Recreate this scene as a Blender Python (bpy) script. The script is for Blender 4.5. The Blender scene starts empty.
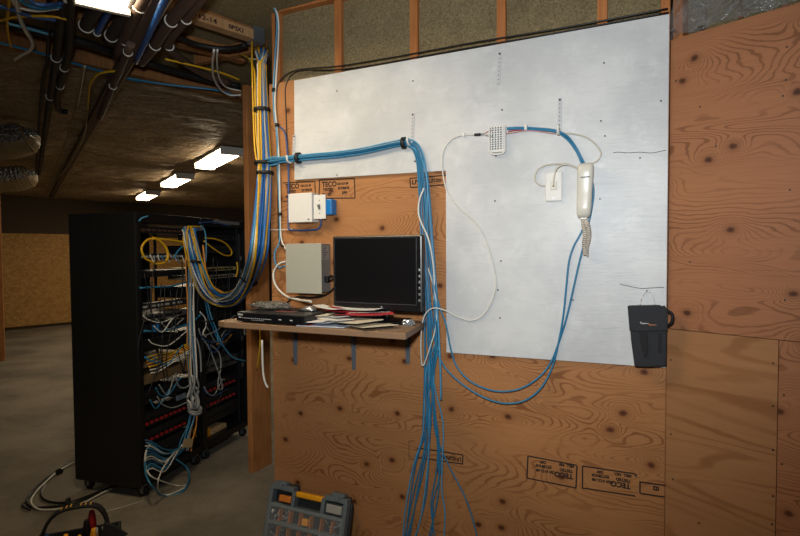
import bpy, bmesh, math, random
from mathutils import Vector, Matrix, noise
random.seed(7)
sc = bpy.context.scene
col = sc.collection
rnd = random.uniform
V = Vector

# ------------------------------------------------------------------ camera
FPX, HC = 520.0, 1.55
PITCH, ROLL = math.radians(1.9), math.radians(-0.37)
fwd = V((0, math.cos(PITCH), -math.sin(PITCH)))
right = V((1, 0, 0)); up = right.cross(fwd)
r2 = right*math.cos(ROLL) + up*math.sin(ROLL)
u2 = -right*math.sin(ROLL) + up*math.cos(ROLL)
CAM = V((0, 0, HC))
cd = bpy.data.cameras.new('camera'); cam = bpy.data.objects.new('camera', cd); col.objects.link(cam)
cd.sensor_width = 36.0; cd.lens = 36.0*FPX/800.0; cd.clip_start = 0.02
ROT = Matrix.Rotation(math.radians(24.16), 3, 'Z')     # the plywood wall runs square to the world axes
m = Matrix((ROT @ r2, ROT @ u2, -(ROT @ fwd))).transposed().to_4x4(); m.translation = CAM
cam.matrix_world = m
sc.camera = cam

# ------------------------------------------------------------------ survey: where a sight line meets a real plane of the place
def ray(x, y): return fwd + r2*((x-400)/FPX) + u2*((268-y)/FPX)
def hit(x, y, O, n):
    d = ray(x, y); return CAM + d*((O-CAM).dot(n)/d.dot(n))
class Frame:
    """a, b, c measured along ex, ey, ez from O (metres)"""
    def __init__(s, O, ex, ey, ez): s.O, s.ex, s.ey, s.ez = V(O), V(ex).normalized(), V(ey).normalized(), V(ez).normalized()
    def p(s, a, b, c=0): return s.O + s.ex*a + s.ey*b + s.ez*c
    def at(s, x, y, c=0): return hit(x, y, s.O+s.ez*c, s.ez)
    def ab(s, x, y, c=0):
        q = s.at(x, y, c)-s.O; return q.dot(s.ex), q.dot(s.ey)
UP = V((0, 0, 1))
psi = math.radians(24.16)
WF = Frame((1.002, 1.952, 0), (-math.cos(psi), math.sin(psi), 0), UP, (-math.sin(psi), -math.cos(psi), 0))   # plywood wall: left, up, out
q = math.radians(48.4)
RF = Frame((1.002, 1.952, 0), (math.cos(q), -math.sin(q), 0), UP, (-math.sin(q), -math.cos(q), 0))           # angled right wall
KF = Frame((-1.622, 3.208, 0), (.28, .96, 0), UP, (.96, -.28, 0))                                          # racks: along open side, up, out
FF = Frame((-7.93, 10.30, 0), (.69, .724, 0), UP, (.724, -.69, 0))                                          # far wall
AX = V((-.565, .825, 0)).normalized(); BX = V((.825, .565, 0)).normalized()                                 # joist / pipe run directions
FL = Frame((0, 0, 0), (1, 0, 0), (0, 1, 0), UP)
def W(x, y, c=0): return WF.at(x, y, c)
def R(x, y, c=0): return RF.at(x, y, c)
def K(x, y, c=0): return KF.at(x, y, c)
def F(x, y, c=0): return FL.at(x, y, c)
def C(x, y, z=2.65): return FL.at(x, y, z)

# ------------------------------------------------------------------ materials
def lin(h):
    if isinstance(h, str):
        v = [int(h[i:i+2], 16)/255 for i in (0, 2, 4)]
        return tuple(c/12.92 if c <= .04045 else ((c+.055)/1.055)**2.4 for c in v)+(1,)
    return tuple(h)+(1,)
class N:
    def __init__(s, name):
        s.m = bpy.data.materials.new(name); s.m.use_nodes = True
        s.t = s.m.node_tree; s.b = s.t.nodes['Principled BSDF']
    def n(s, typ, ins=None, **kw):
        nd = s.t.nodes.new(typ)
        for k, v in kw.items(): setattr(nd, k, v)
        for k, v in (ins or {}).items():
            if isinstance(v, bpy.types.NodeSocket): s.t.links.new(v, nd.inputs[k])
            else: nd.inputs[k].default_value = v
        return nd
    def math(s, op, a, b=None, c=None):
        ins = {0: a}
        if b is not None: ins[1] = b
        if c is not None: ins[2] = c
        return s.n('ShaderNodeMath', ins, operation=op).outputs[0]
    def mix(s, f, a, b, bt='MIX'):
        nd = s.n('ShaderNodeMix', data_type='RGBA', blend_type=bt)
        for k, v in ((0, f), (6, a), (7, b)):
            if isinstance(v, bpy.types.NodeSocket): s.t.links.new(v, nd.inputs[k])
            else: nd.inputs[k].default_value = v
        return nd.outputs[2]
    def ramp(s, f, lo, hi): return s.n('ShaderNodeMapRange', {0: f, 1: lo, 2: hi}, interpolation_type='SMOOTHSTEP').outputs[0]
    def uv(s, scale, off=(0, 0, 0)):
        tc = s.n('ShaderNodeUVMap')
        return s.n('ShaderNodeMapping', {0: tc.outputs[0], 1: off, 3: scale}).outputs[0]
    def obj(s, scale=(1, 1, 1)):
        tc = s.n('ShaderNodeTexCoord'); return s.n('ShaderNodeMapping', {0: tc.outputs['Object'], 3: scale}).outputs[0]
    def noise(s, v, sc_, det=3, rough=.5, dist=0): return s.n('ShaderNodeTexNoise', {'Vector': v, 'Scale': sc_, 'Detail': det, 'Roughness': rough, 'Distortion': dist})
    def set(s, **kw):
        for k, v in kw.items():
            k = k.replace('_', ' ')
            if isinstance(v, bpy.types.NodeSocket): s.t.links.new(v, s.b.inputs[k])
            else: s.b.inputs[k].default_value = v
        return s.m
    def bump(s, h, strength=.3, dist=.01):
        s.set(Normal=s.n('ShaderNodeBump', {'Height': h, 'Strength': strength, 'Distance': dist}).outputs[0])
MATS = {}
def mat(name, c, rough=.55, metal=0, var=.12, scale=30, spec=.5):
    if name in MATS: return MATS[name]
    g = N(name); c = lin(c)
    nz = g.noise(g.obj(), scale).outputs[0]
    d = tuple(x*(1-var) for x in c[:3])+(1,); l = tuple(min(1, x*(1+var)) for x in c[:3])+(1,)
    MATS[name] = g.set(Base_Color=g.mix(nz, d, l), Roughness=rough, Metallic=metal, Specular_IOR_Level=spec)
    return MATS[name]
def plywood(name, base, dark, core, sx=1.0, seed=0, knots=True, rings=24, ks=3.2):
    g = N(name)
    base, dark, core = lin(base), lin(dark), lin(core)
    v = g.uv((1, 1, 1), (seed*3.1, seed*1.7, 0))
    v1 = g.n('ShaderNodeMapping', {0: v, 3: (1.0*sx, 3.4, 1)}).outputs[0]
    h = g.noise(v1, 1.5, 1.6, .35, .5).outputs[0]
    h = g.math('ADD', h, g.math('MULTIPLY', g.noise(g.n('ShaderNodeMapping', {0: v, 3: (9, 26, 1)}).outputs[0], 1.0, 2).outputs[0], .035))
    vk = g.n('ShaderNodeMapping', {0: v, 3: (ks, ks*1.25, 1)}).outputs[0]
    vo = g.n('ShaderNodeTexVoronoi', {'Vector': vk, 'Scale': 1.0, 'Randomness': .9})
    vo.voronoi_dimensions = '2D'
    d = vo.outputs['Distance']
    dn = g.math('ADD', d, g.math('MULTIPLY', g.math('SUBTRACT', g.noise(v, 40, 2).outputs[0], .5), .05))
    if knots:
        e = g.math('MULTIPLY', g.math('POWER', 2.7183, g.math('MULTIPLY', d, -8.0)), .30)
        h = g.math('ADD', h, e)
    w = g.math('ADD', g.math('MULTIPLY', g.math('SINE', g.math('MULTIPLY', h, rings*6.2832)), .5), .5)
    line = g.ramp(w, .66, 1.0)
    vs = g.n('ShaderNodeMapping', {0: v, 3: (5, 190, 1)}).outputs[0]
    st = g.noise(vs, 1.0, 3, .6).outputs[0]
    fade = g.noise(v1, 2.3, 2).outputs[0]
    big = g.noise(v1, 1.1, 2).outputs[0]
    c = g.mix(g.math('MULTIPLY', line, g.ramp(fade, .3, .62)), base, g.mix(.78, base, dark))
    c = g.mix(g.math('MULTIPLY', g.ramp(st, .42, .75), .30), c, dark)
    c = g.mix(g.math('MULTIPLY', g.ramp(big, .42, .7), .32), c, tuple(min(1, x*1.25) for x in base[:3])+(1,))
    pale = g.noise(g.n('ShaderNodeMapping', {0: v, 3: (14, 60, 1)}).outputs[0], 1.0, 4, .65).outputs[0]
    c = g.mix(g.math('MULTIPLY', g.ramp(pale, .6, .78), .28), c, tuple(min(1, x*1.5+.02) for x in base[:3])+(1,))
    if knots:
        halo = g.math('SUBTRACT', 1.0, g.ramp(dn, .03, .15))
        c = g.mix(g.math('MULTIPLY', halo, .45), c, dark)
        k = g.math('SUBTRACT', 1.0, g.ramp(dn, .035, .065))
        c = g.mix(g.math('MULTIPLY', k, .85), c, core)
        kk = g.math('SUBTRACT', 1.0, g.ramp(dn, .012, .032))
        c = g.mix(g.math('MULTIPLY', kk, .7), c, tuple(x*.45 for x in core[:3])+(1,))
    g.set(Base_Color=c, Roughness=.6, Specular_IOR_Level=.3)
    g.bump(st, .08, .003)
    return g.m
def lumber(name, base, dark, seed=0):
    g = N(name); base, dark = lin(base), lin(dark)
    v = g.uv((1, 1, 1), (seed*1.3, seed*2.1, 0))
    v1 = g.n('ShaderNodeMapping', {0: v, 3: (26, 1.1, 1)}).outputs[0]
    a = g.noise(v1, 1.5, 3, .55, .6).outputs[0]
    w = g.math('ADD', g.math('MULTIPLY', g.math('SINE', g.math('MULTIPLY', a, 38)), .5), .5)
    c = g.mix(g.math('MULTIPLY', w, .45), base, dark)
    c = g.mix(g.math('MULTIPLY', g.ramp(g.noise(v, 5, 3).outputs[0], .45, .7), .4), c, dark)
    return g.set(Base_Color=c, Roughness=.65, Specular_IOR_Level=.3)
M_ply = plywood('back_wall_plywood', 'a97548', '78441f', '592c14', seed=3, rings=36, ks=3.6)
M_plyr = plywood('right_wall_plywood', '9b6745', '6a3f22', '4f2812', seed=8, sx=.8, rings=40, ks=4.0)
M_plyp = plywood('pale_right_plywood', '9c6e47', '80522c', '5a3a1c', seed=14, sx=.5, knots=False, rings=9)
M_stud = lumber('stud_lumber', 'b37340', '8a5128', 1)
M_post = lumber('post_lumber', 'b57a48', '80502a', 4)
M_joist = lumber('joist_lumber', '9a6a3e', '6a4425', 6)
M_joistp = lumber('pale_joist_lumber', 'b08a62', '8b6440', 7)
def osb():
    g = N('oriented_strand_board')
    v = g.uv((1, 1, 1))
    vo = g.n('ShaderNodeTexVoronoi', {'Vector': g.n('ShaderNodeMapping', {0: v, 3: (22, 30, 1)}).outputs[0], 'Scale': 1.0})
    s = g.n('ShaderNodeSeparateColor', {0: vo.outputs['Color']}).outputs[0]
    c = g.mix(s, lin('a87c40'), lin('c79a58'))
    return g.set(Base_Color=c, Roughness=.7)
M_osb = osb()
def concrete():
    g = N('concrete_floor'); v = g.obj()
    a = g.noise(v, 1.3, 5, .6).outputs[0]; b = g.noise(v, 14, 4, .65).outputs[0]; s = g.noise(v, 120, 2).outputs[0]
    c = g.mix(g.ramp(a, .35, .68), lin('6f675b'), lin('958b7b'))
    c = g.mix(g.math('MULTIPLY', g.ramp(b, .5, .8), .45), c, lin('5a5145'))
    c = g.mix(g.math('MULTIPLY', g.ramp(s, .66, .72), .5), c, lin('4a4238'))
    g.bump(b, .15, .01)
    return g.set(Base_Color=c, Roughness=.75)
M_con = concrete()
def insul():
    g = N('mineral_insulation'); v = g.obj()
    a = g.noise(v, 5, 5, .7, .5).outputs[0]; b = g.noise(v, 130, 4, .7, 1.0).outputs[0]
    c = g.mix(g.ramp(b, .3, .7), lin('6a5c44'), lin('a0906c'))
    c = g.mix(g.math('MULTIPLY', g.ramp(a, .5, .75), .4), c, lin('62553d'))
    g.bump(b, .7, .015)
    return g.set(Base_Color=c, Roughness=.95, Specular_IOR_Level=.1)
M_ins = insul()
def facing():
    g = N('ceiling_insulation_facing'); v = g.obj()
    r = g.n('ShaderNodeMapping', {0: v, 2: (0, 0, -math.atan2(BX.y, BX.x)-math.radians(24.16))}).outputs[0]
    s1 = g.n('ShaderNodeMapping', {0: r, 3: (.9, 7.0, 1)}).outputs[0]
    a = g.noise(s1, 1.6, 4, .6, .8).outputs[0]; b = g.noise(v, 26, 4, .6).outputs[0]
    crease = g.math('ABSOLUTE', g.math('SUBTRACT', g.noise(s1, 1.3, 3, .6, 1.2).outputs[0], .5))
    k = g.math('SUBTRACT', 1.0, g.ramp(crease, .0, .018))
    c = g.mix(g.ramp(b, .35, .7), lin('85715a'), lin('ab9576'))
    c = g.mix(g.math('MULTIPLY', k, .6), c, lin('35291d'))  # shade in the creases, painted into the colour as dark lines
    hh = g.math('ADD', g.math('MULTIPLY', a, 1.4), g.math('MULTIPLY', b, .35))
    g.bump(hh, .8, .04)
    return g.set(Base_Color=c, Roughness=.55, Specular_IOR_Level=.3)
M_face = facing()
def painted():
    g = N('white_painted_plywood'); v = g.uv((1, 1, 1))
    a = g.noise(v, 2.6, 4, .6).outputs[0]
    s = g.noise(g.n('ShaderNodeMapping', {0: v, 3: (7, 42, 1)}).outputs[0], 1.5, 5, .7, 1.0).outputs[0]
    f = g.noise(g.n('ShaderNodeMapping', {0: v, 3: (30, 150, 1)}).outputs[0], 1.0, 3, .7).outputs[0]
    k = g.noise(v, 7, 6, .75, .4).outputs[0]
    c = g.mix(g.ramp(a, .35, .7), lin('bbbdbe'), lin('d0d1d0'))
    c = g.mix(g.math('MULTIPLY', g.ramp(s, .48, .76), .26), c, lin('a2a3a4'))
    c = g.mix(g.math('MULTIPLY', g.ramp(f, .55, .8), .14), c, lin('96979a'))
    c = g.mix(g.math('MULTIPLY', g.ramp(k, .5, .72), .38), c, lin('dfe1e1'))
    hh = g.math('ADD', s, g.math('MULTIPLY', k, .5))
    g.bump(hh, .16, .005)
    return g.set(Base_Color=c, Roughness=.42)
M_white = painted()
def film():
    g = N('clear_poly_film'); v = g.obj((1, 1, 1))
    a = g.noise(v, 9, 4, .6, 1.5).outputs[0]
    g.bump(a, 1.0, .05)
    g.set(Base_Color=lin('7e8286'), Roughness=.12, Specular_IOR_Level=.9, Alpha=g.math('ADD', .34, g.math('MULTIPLY', g.ramp(a, .52, .75), .3)))
    return g.m
M_film = film()
def foil():
    g = N('crinkled_foil'); v = g.obj((1, 1, 1))
    a = g.n('ShaderNodeTexVoronoi', {'Vector': v, 'Scale': 38.0}).outputs['Distance']
    g.bump(a, 1.0, .04)
    return g.set(Base_Color=lin('b4b4b2'), Metallic=.55, Roughness=.25)
M_foil = foil()
def emit(name, c, s):
    g = N(name); return g.set(Base_Color=lin(c), Emission_Color=lin(c), Emission_Strength=s)
M_tube = emit('lit_diffuser', 'ffe9c4', 26.0)
M_blackp = mat('black_plastic', '17171a', .4)
M_blackm = mat('black_powder_coat', '0f0f11', .45)
M_screen = mat('dark_screen', '0b0b0d', .3, var=.2, scale=400)
M_bezel = mat('glossy_black_bezel', '101012', .3)
M_silver = mat('brushed_silver', 'a9abad', .3, .8)
M_steel = mat('galvanised_steel', '8b9297', .4, .8)
M_bracket = mat('grey_bracket_paint', '5c636a', .5)
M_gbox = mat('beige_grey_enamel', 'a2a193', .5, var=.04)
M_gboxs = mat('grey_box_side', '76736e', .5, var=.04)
M_wbox = mat('white_abs', 'dcdad4', .45, var=.03)
M_phone = mat('phone_ivory', 'd3cfc2', .32, var=.03)
M_cordw = mat('ivory_cord', 'c4bfae', .5)
M_bluebox = mat('blue_electrical_box', '1672b8', .4)
M_shelf = mat('shelf_board_brown', '86694f', .5, var=.1, scale=12)
M_paper = mat('paper_white', 'd9d8d4', .7, var=.04)
M_cream = mat('paper_cream', 'd2c6ae', .7, var=.04)
M_red = mat('print_red', 'b3202a', .55)
M_pblue = mat('paper_bluish', 'b5bcc9', .6)
M_pdark = mat('print_dark', '26282d', .6)
M_rubber = mat('pipe_rubber', '2e2724', .75, var=.2, scale=60)
M_brownp = mat('brown_pipe_wrap', '4e3a30', .65, var=.25, scale=40)
M_bluep = mat('blue_pipe', '24508f', .4)
M_hose = mat('black_hose', '121110', .6)
M_tie = mat('white_tie', 'cfcac0', .5)
M_tan = mat('tan_cord', '8a7550', .7)
CW = mat('white_cable_jacket', 'd5d2c8', .45)
CB = mat('blue_cable_jacket', '2a7499', .4)
CL = mat('light_blue_cable_jacket', '4f94b8', .4)
CY = mat('yellow_cable_jacket', 'd6a51b', .45)
CK = mat('black_cable_jacket', '131313', .45)
CG = mat('grey_cable_jacket', '8f9290', .45)
CO = mat('orange_cable_jacket', 'd0873a', .45)
CT = mat('deep_blue_cable_jacket', '1f62a8', .4)
CD = mat('dark_blue_cable_jacket', '2c4f86', .45)
M_tool = mat('tool_grey', '8f8e88', .5)
M_case = mat('case_grey_frame', '5f676a', .5)
M_cased = mat('case_dark_base', '26292b', .5)
M_yel = mat('yellow_orange_plastic', 'e39a17', .4)
M_ora = mat('orange_part', 'c9742a', .45)
M_cloth = mat('black_woven_nylon', '26272b', .85, var=.35, scale=260)
M_clothd = mat('black_webbing', '121214', .8)
M_ink = mat('black_ink', '22140c', .8)
M_tagm = mat('manila_tag', 'b49a72', .7)
M_redh = mat('dark_red_latch', 'a01f1f', .45)
M_port = mat('dark_port', '050505', .5)
M_led = mat('white_print', 'c8c8c8', .5)
def clear():
    g = N('clear_plastic'); g.set(Base_Color=lin('cfd4d6'), Roughness=.12, Alpha=.07); return g.m
M_clear = clear()

# ------------------------------------------------------------------ mesh helpers (all points in world metres)
def newbm():
    bm = bmesh.new(); bm.loops.layers.uv.new('UVMap'); return bm
def box(bm, fr, a0, a1, b0, b1, c0, c1, bev=0.0, seg=2):
    t = bmesh.new(); uvl = t.loops.layers.uv.new('UVMap')
    vs = [t.verts.new((a, b, c)) for a in (a0, a1) for b in (b0, b1) for c in (c0, c1)]
    for f in ((0, 1, 3, 2), (4, 6, 7, 5), (0, 4, 5, 1), (2, 3, 7, 6), (0, 2, 6, 4), (1, 5, 7, 3)): t.faces.new([vs[i] for i in f])
    if bev > 0: bmesh.ops.bevel(t, geom=t.edges[:], offset=bev, segments=seg, affect='EDGES', profile=.5)
    merge(bm, t, fr)
def merge(bm, t, fr=None):
    """adds temp mesh t, whose verts are (a, b, c) of frame fr, and unwraps it in metres"""
    uvl = t.loops.layers.uv.get('UVMap') or t.loops.layers.uv.new('UVMap'); t.normal_update()
    for f in t.faces:
        n = f.normal
        for l in f.loops:
            a, b, c = l.vert.co
            if abs(n.z) >= max(abs(n.x), abs(n.y)): l[uvl].uv = (a, b)
            elif abs(n.x) >= abs(n.y): l[uvl].uv = (c, b)
            else: l[uvl].uv = (a, c)
    if fr:
        for v in t.verts: v.co = fr.p(*v.co)
    me = bpy.data.meshes.new('tmp'); t.to_mesh(me); t.free()
    bm.from_mesh(me); bpy.data.meshes.remove(me)
def prism(bm, fr, pts, c0, c1, bev=0.0):
    """outline of (a, b) points given thickness from c0 to c1"""
    t = bmesh.new()
    lo = [t.verts.new((a, b, c0)) for a, b in pts]; hi = [t.verts.new((a, b, c1)) for a, b in pts]
    n = len(pts)
    t.faces.new(lo); t.faces.new(hi)
    for i in range(n): t.faces.new((lo[i], lo[(i+1) % n], hi[(i+1) % n], hi[i]))
    bmesh.ops.recalc_face_normals(t, faces=t.faces[:])
    if bev > 0: bmesh.ops.bevel(t, geom=t.edges[:], offset=bev, segments=2, affect='EDGES', profile=.5)
    merge(bm, t, fr)
def spline(pts, per=6):
    pts = [V(p) for p in pts]
    if len(pts) < 3: return pts
    out = []
    P = [pts[0]*2-pts[1]]+pts+[pts[-1]*2-pts[-2]]
    for i in range(1, len(P)-2):
        p0, p1, p2, p3 = P[i-1:i+3]
        for k in range(per):
            t = k/per
            out.append(.5*((2*p1)+(p2-p0)*t+(2*p0-5*p1+4*p2-p3)*t*t+(3*p1-p0-3*p2+p3)*t*t*t))
    out.append(pts[-1]); return out
def frames(pts):
    T = []
    for i in range(len(pts)):
        d = pts[min(i+1, len(pts)-1)]-pts[max(i-1, 0)]
        T.append(d.normalized() if d.length > 1e-9 else V((0, 0, 1)))
    ref = V((0, 0, 1)) if abs(T[0].z) < .9 else V((1, 0, 0))
    n = (ref-T[0]*ref.dot(T[0])).normalized(); out = []
    for t in T:
        n = (n-t*n.dot(t))
        n = n.normalized() if n.length > 1e-6 else t.orthogonal().normalized()
        out.append((t, n, t.cross(n)))
    return out
def tube(bm, pts, r, sides=8, per=6, smooth=True):
    pts = spline(pts, per) if smooth else [V(p) for p in pts]
    fr = frames(pts); rings = []; n = len(pts)
    for i, (p, (t, a, b)) in enumerate(zip(pts, fr)):
        rr = r(i/(n-1)) if callable(r) else r
        rings.append([bm.verts.new(p+(a*math.cos(2*math.pi*k/sides)+b*math.sin(2*math.pi*k/sides))*rr) for k in range(sides)])
    for i in range(n-1):
        for k in range(sides):
            f = bm.faces.new((rings[i][k], rings[i][(k+1) % sides], rings[i+1][(k+1) % sides], rings[i+1][k])); f.smooth = True
    bm.faces.new(rings[0][::-1]); bm.faces.new(rings[-1])
def cyl(bm, p0, p1, r, sides=16): tube(bm, [p0, p1], r, sides, smooth=False)
def ring(bm, c, axis, R0, r, n=20, s=6):
    axis = V(axis).normalized(); a = axis.orthogonal().normalized(); b = axis.cross(a)
    rs = []
    for i in range(n):
        d = a*math.cos(2*math.pi*i/n)+b*math.sin(2*math.pi*i/n)
        rs.append([bm.verts.new(V(c)+d*(R0+r*math.cos(2*math.pi*k/s))+axis*r*math.sin(2*math.pi*k/s)) for k in range(s)])
    for i in range(n):
        for k in range(s):
            f = bm.faces.new((rs[i][k], rs[(i+1) % n][k], rs[(i+1) % n][(k+1) % s], rs[i][(k+1) % s])); f.smooth = True
def disc(bm, c, nrm, r, h=.002, n=10): cyl(bm, c, V(c)+V(nrm).normalized()*h, r, n)

def build(name, bm, material, loc=None, parent=None):
    bmesh.ops.recalc_face_normals(bm, faces=bm.faces[:])
    bmesh.ops.rotate(bm, cent=(0, 0, 0), matrix=ROT, verts=bm.verts[:])
    if loc is None:
        xs = [v.co for v in bm.verts]
        lo = V([min(p[i] for p in xs) for i in range(3)]); hi = V([max(p[i] for p in xs) for i in range(3)])
        loc = V(((lo.x+hi.x)/2, (lo.y+hi.y)/2, lo.z))
    bmesh.ops.translate(bm, verts=bm.verts[:], vec=-V(loc))
    me = bpy.data.meshes.new(name); bm.to_mesh(me); bm.free()
    me.materials.append(material)
    o = bpy.data.objects.new(name, me); col.objects.link(o)
    if parent is not None: o.parent = parent
    else: o.location = loc
    return o
def tag(o, label, cat, group=None, kind=None):
    if label: o['label'] = label
    if cat: o['category'] = cat
    if group: o['group'] = group
    if kind: o['kind'] = kind
    return o
def single(name, bm, material, label, cat, group=None): return tag(build(name, bm, material), label, cat, group)
class Thing:
    def __init__(s, name, label, cat, loc, group=None):
        s.loc = ROT @ V(loc); s.e = bpy.data.objects.new(name, None); s.e.empty_display_size = .05
        col.objects.link(s.e); s.e.location = s.loc; tag(s.e, label, cat, group)
    def part(s, name, bm, material, label=None, parent=None):
        o = build(name, bm, material, s.loc, parent or s.e)
        if label: o['label'] = label
        return o
def struct(name, bm, material):
    o = build(name, bm, material); o['kind'] = 'structure'; return o
def dup(T, delta, label, rot=0):
    r = T.e.copy(); col.objects.link(r); r.location = T.e.location+ROT @ V(delta); r['label'] = label; r.rotation_euler.z = rot
    for ch in T.e.children:
        c = ch.copy(); col.objects.link(c); c.parent = r
        for g in ch.children:
            d = g.copy(); col.objects.link(d); d.parent = c
    return r
def text_bm(bm, fr, s, a, b, c, size, flip=1, rot=False, h=.0006, align='LEFT', bold=0.0, sx=1.0):
    """flat lettering on frame fr. flip=-1 when fr.ex runs to the left as seen from the front"""
    cu = bpy.data.curves.new('t', 'FONT'); cu.body = s; cu.size = size; cu.align_x = align; cu.offset = bold; cu.extrude = h/2
    o = bpy.data.objects.new('t', cu); col.objects.link(o)
    dg = bpy.context.evaluated_depsgraph_get(); me = bpy.data.meshes.new_from_object(o.evaluated_get(dg))
    t = bmesh.new(); t.from_mesh(me); k = -1 if rot else 1
    for v in t.verts:
        x, y, z = v.co; v.co = (a+flip*k*x*sx, b+k*y, c+z)
    bpy.data.meshes.remove(me); bpy.data.objects.remove(o); bpy.data.curves.remove(cu)
    merge(bm, t, fr)

# ================================================================== SETTING
bm = newbm(); box(bm, FL, -14, 5, -3, 16, -.1, 0); struct('floor', bm, M_con)

# ceiling: joist bays near, plastic-faced insulation beyond the edge joist
E0 = C(10, 46, 2.68); E1 = C(240, 99, 2.68); ed = (E1-E0).normalized(); en = V((-ed.y, ed.x, 0))
CF = Frame(E0, ed, en, UP)
bm = newbm()
na, nb = 300, 420
grid = [[None]*(nb+1) for _ in range(na+1)]
for i in range(na+1):
    for j in range(nb+1):
        a = -7+i*(18/na); b = .02+j*(13/nb)
        p = CF.p(a, b, 0)
        zz = 2.70+.03*noise.noise(V((a*.9, b*3.2, 1)))+.022*abs(noise.noise(V((a*2.2, b*8, 4))))+.012*noise.noise(V((a*9, b*4, 2)))
        grid[i][j] = bm.verts.new((p.x, p.y, zz))
for i in range(na):
    for j in range(nb):
        f = bm.faces.new((grid[i][j], grid[i+1][j], grid[i+1][j+1], grid[i][j+1])); f.smooth = True
struct('ceiling', bm, M_face)
bm = newbm()
grid = [[None]*81 for _ in range(81)]
for i in range(81):
    for j in range(81):
        a = -7+i*(18/80); b = .04-j*(7/80)
        p = CF.p(a, b, 0)
        grid[i][j] = bm.verts.new((p.x, p.y, 2.775+.025*noise.noise(V((a*3, b*3, 7)))))
for i in range(80):
    for j in range(80): bm.faces.new((grid[i][j], grid[i+1][j], grid[i+1][j+1], grid[i][j+1])).smooth = True
struct('ceiling', bm, M_ins)

# plywood wall facing the camera, studs and insulation above it
bm = newbm(); box(bm, WF, 0, 1.829, 0, 2.408, -.018, 0); wall_back = struct('wall_back', bm, M_ply)
k = 0
for u, hw in ((1.43, .019), (1.032, .019), (.632, .019), (.233, .019), (.012, .016)):
    k += 1; bm = newbm(); box(bm, WF, u-hw, u+hw, 0, 2.765, -.108, -.0185, .002); struct('trim_%d' % k, bm, M_stud)
bm = newbm(); box(bm, WF, 1.775, 1.822, 0, 2.9, -.108, -.0185, .002); struct('trim_6', bm, M_stud)
bm = newbm(); box(bm, WF, -.02, 1.77, 2.768, 2.83, -.108, -.010, .002); struct('trim_7', bm, M_stud)
bm = newbm()
for (a, b) in ((1.41, 1.775), (1.013, 1.41), (.613, 1.013), (.214, .613), (.0, .214)):
    t = bmesh.new()
    nx, ny = 18, 24; gg = [[t.verts.new((a+(b-a)*i/nx, .02+2.745*j/ny, -.045+.018*math.sin(math.pi*i/nx)**.5*math.sin(math.pi*j/ny)**.5+.006*noise.noise(V((i*.6, j*.6, a))))) for j in range(ny+1)] for i in range(nx+1)]
    for i in range(nx):
        for j in range(ny): t.faces.new((gg[i][j], gg[i+1][j], gg[i+1][j+1], gg[i][j+1])).smooth = True
    merge(bm, t, WF)
struct('wall_back', bm, M_ins)
# angled right wall: top sheet, lower sheet and a strip beyond the seam
bm = newbm(); box(bm, RF, .006, 1.9, 1.252, 2.322, -.018, 0); wall_right = struct('wall_right', bm, M_plyr)
bm = newbm(); box(bm, RF, .003, .3505, 0, 1.2495, -.018, -.001); struct('wall_right', bm, M_plyp)
bm = newbm(); box(bm, RF, .353, 1.9, 0, 1.2495, -.018, 0); struct('wall_right', bm, M_plyr)
bm = newbm(); box(bm, RF, 0, 1.9, 0, 2.9, -.12, -.075); struct('wall_right', bm, M_ins)
bm = newbm(); box(bm, RF, .005, .04, 2.0, 2.85, -.074, -.019, .002); struct('trim_8', bm, M_stud)
# screws of the right wall
bm = newbm()
for px, py in ((676, 81), (787, 47), (786, 80), (783, 96), (700, 107), (671, 360), (773, 363), (773, 406), (773, 450), (773, 496), (772, 524), (673, 479), (699, 523), (671, 434), (716, 146), (690, 262), (790, 190), (785, 300), (784, 395), (782, 464)):
    disc(bm, R(px, py, -.001), RF.ez, .0032, .0018)
build('screw', bm, mat('screw_dark', '2a1c12', .5), wall_right.location, wall_right)
# far wall
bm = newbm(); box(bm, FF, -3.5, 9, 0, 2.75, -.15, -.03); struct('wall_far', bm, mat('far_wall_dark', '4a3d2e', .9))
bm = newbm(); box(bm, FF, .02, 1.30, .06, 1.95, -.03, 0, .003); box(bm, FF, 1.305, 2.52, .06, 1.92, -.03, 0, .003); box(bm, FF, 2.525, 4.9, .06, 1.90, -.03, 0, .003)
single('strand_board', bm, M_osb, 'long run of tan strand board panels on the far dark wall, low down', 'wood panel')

# ================================================================== WHITE PANEL on the plywood wall
T = Thing('painted_panel', 'large white painted plywood panel with a notched lower left corner on the wall', 'panel', WF.p(.6, 1.10, .008))
bm = newbm()
prism(bm, WF, [(0.001, 1.104), (.868, 1.098), (.868, 1.9), (1.668, 1.909), (1.662, 2.40), (.001, 2.412)], .0005, .0155)
T.part('board', bm, M_white)
M_nail = mat('nail_dark', '23252a', .4)
for px, py in ((337, 91), (413, 81), (502, 110), (604, 63), (661, 101), (601, 121), (605, 136), (496, 156), (495, 201), (501, 261), (500, 318), (498, 290), (600, 199), (415, 161), (337, 175), (415, 161.5), (647, 291), (573, 300), (640, 158)):
    bm = newbm(); disc(bm, W(px, py, .0155), WF.ez, .0034, .002); T.part('screw', bm, M_nail)
# cracks in the white face
M_crack = mat('crack_dark', '3a362f', .8)
for pts in (((613, 153), (618, 152), (628, 153), (640, 152), (652, 153), (666, 150)), ((620, 284), (628, 286), (640, 288), (650, 288), (664, 287))):
    bm = newbm(); tube(bm, [W(x, y, .0155)+V((0, 0, rnd(-.001, .001))) for x, y in pts], .0012, 5, 4); T.part('crack', bm, M_crack)
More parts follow.
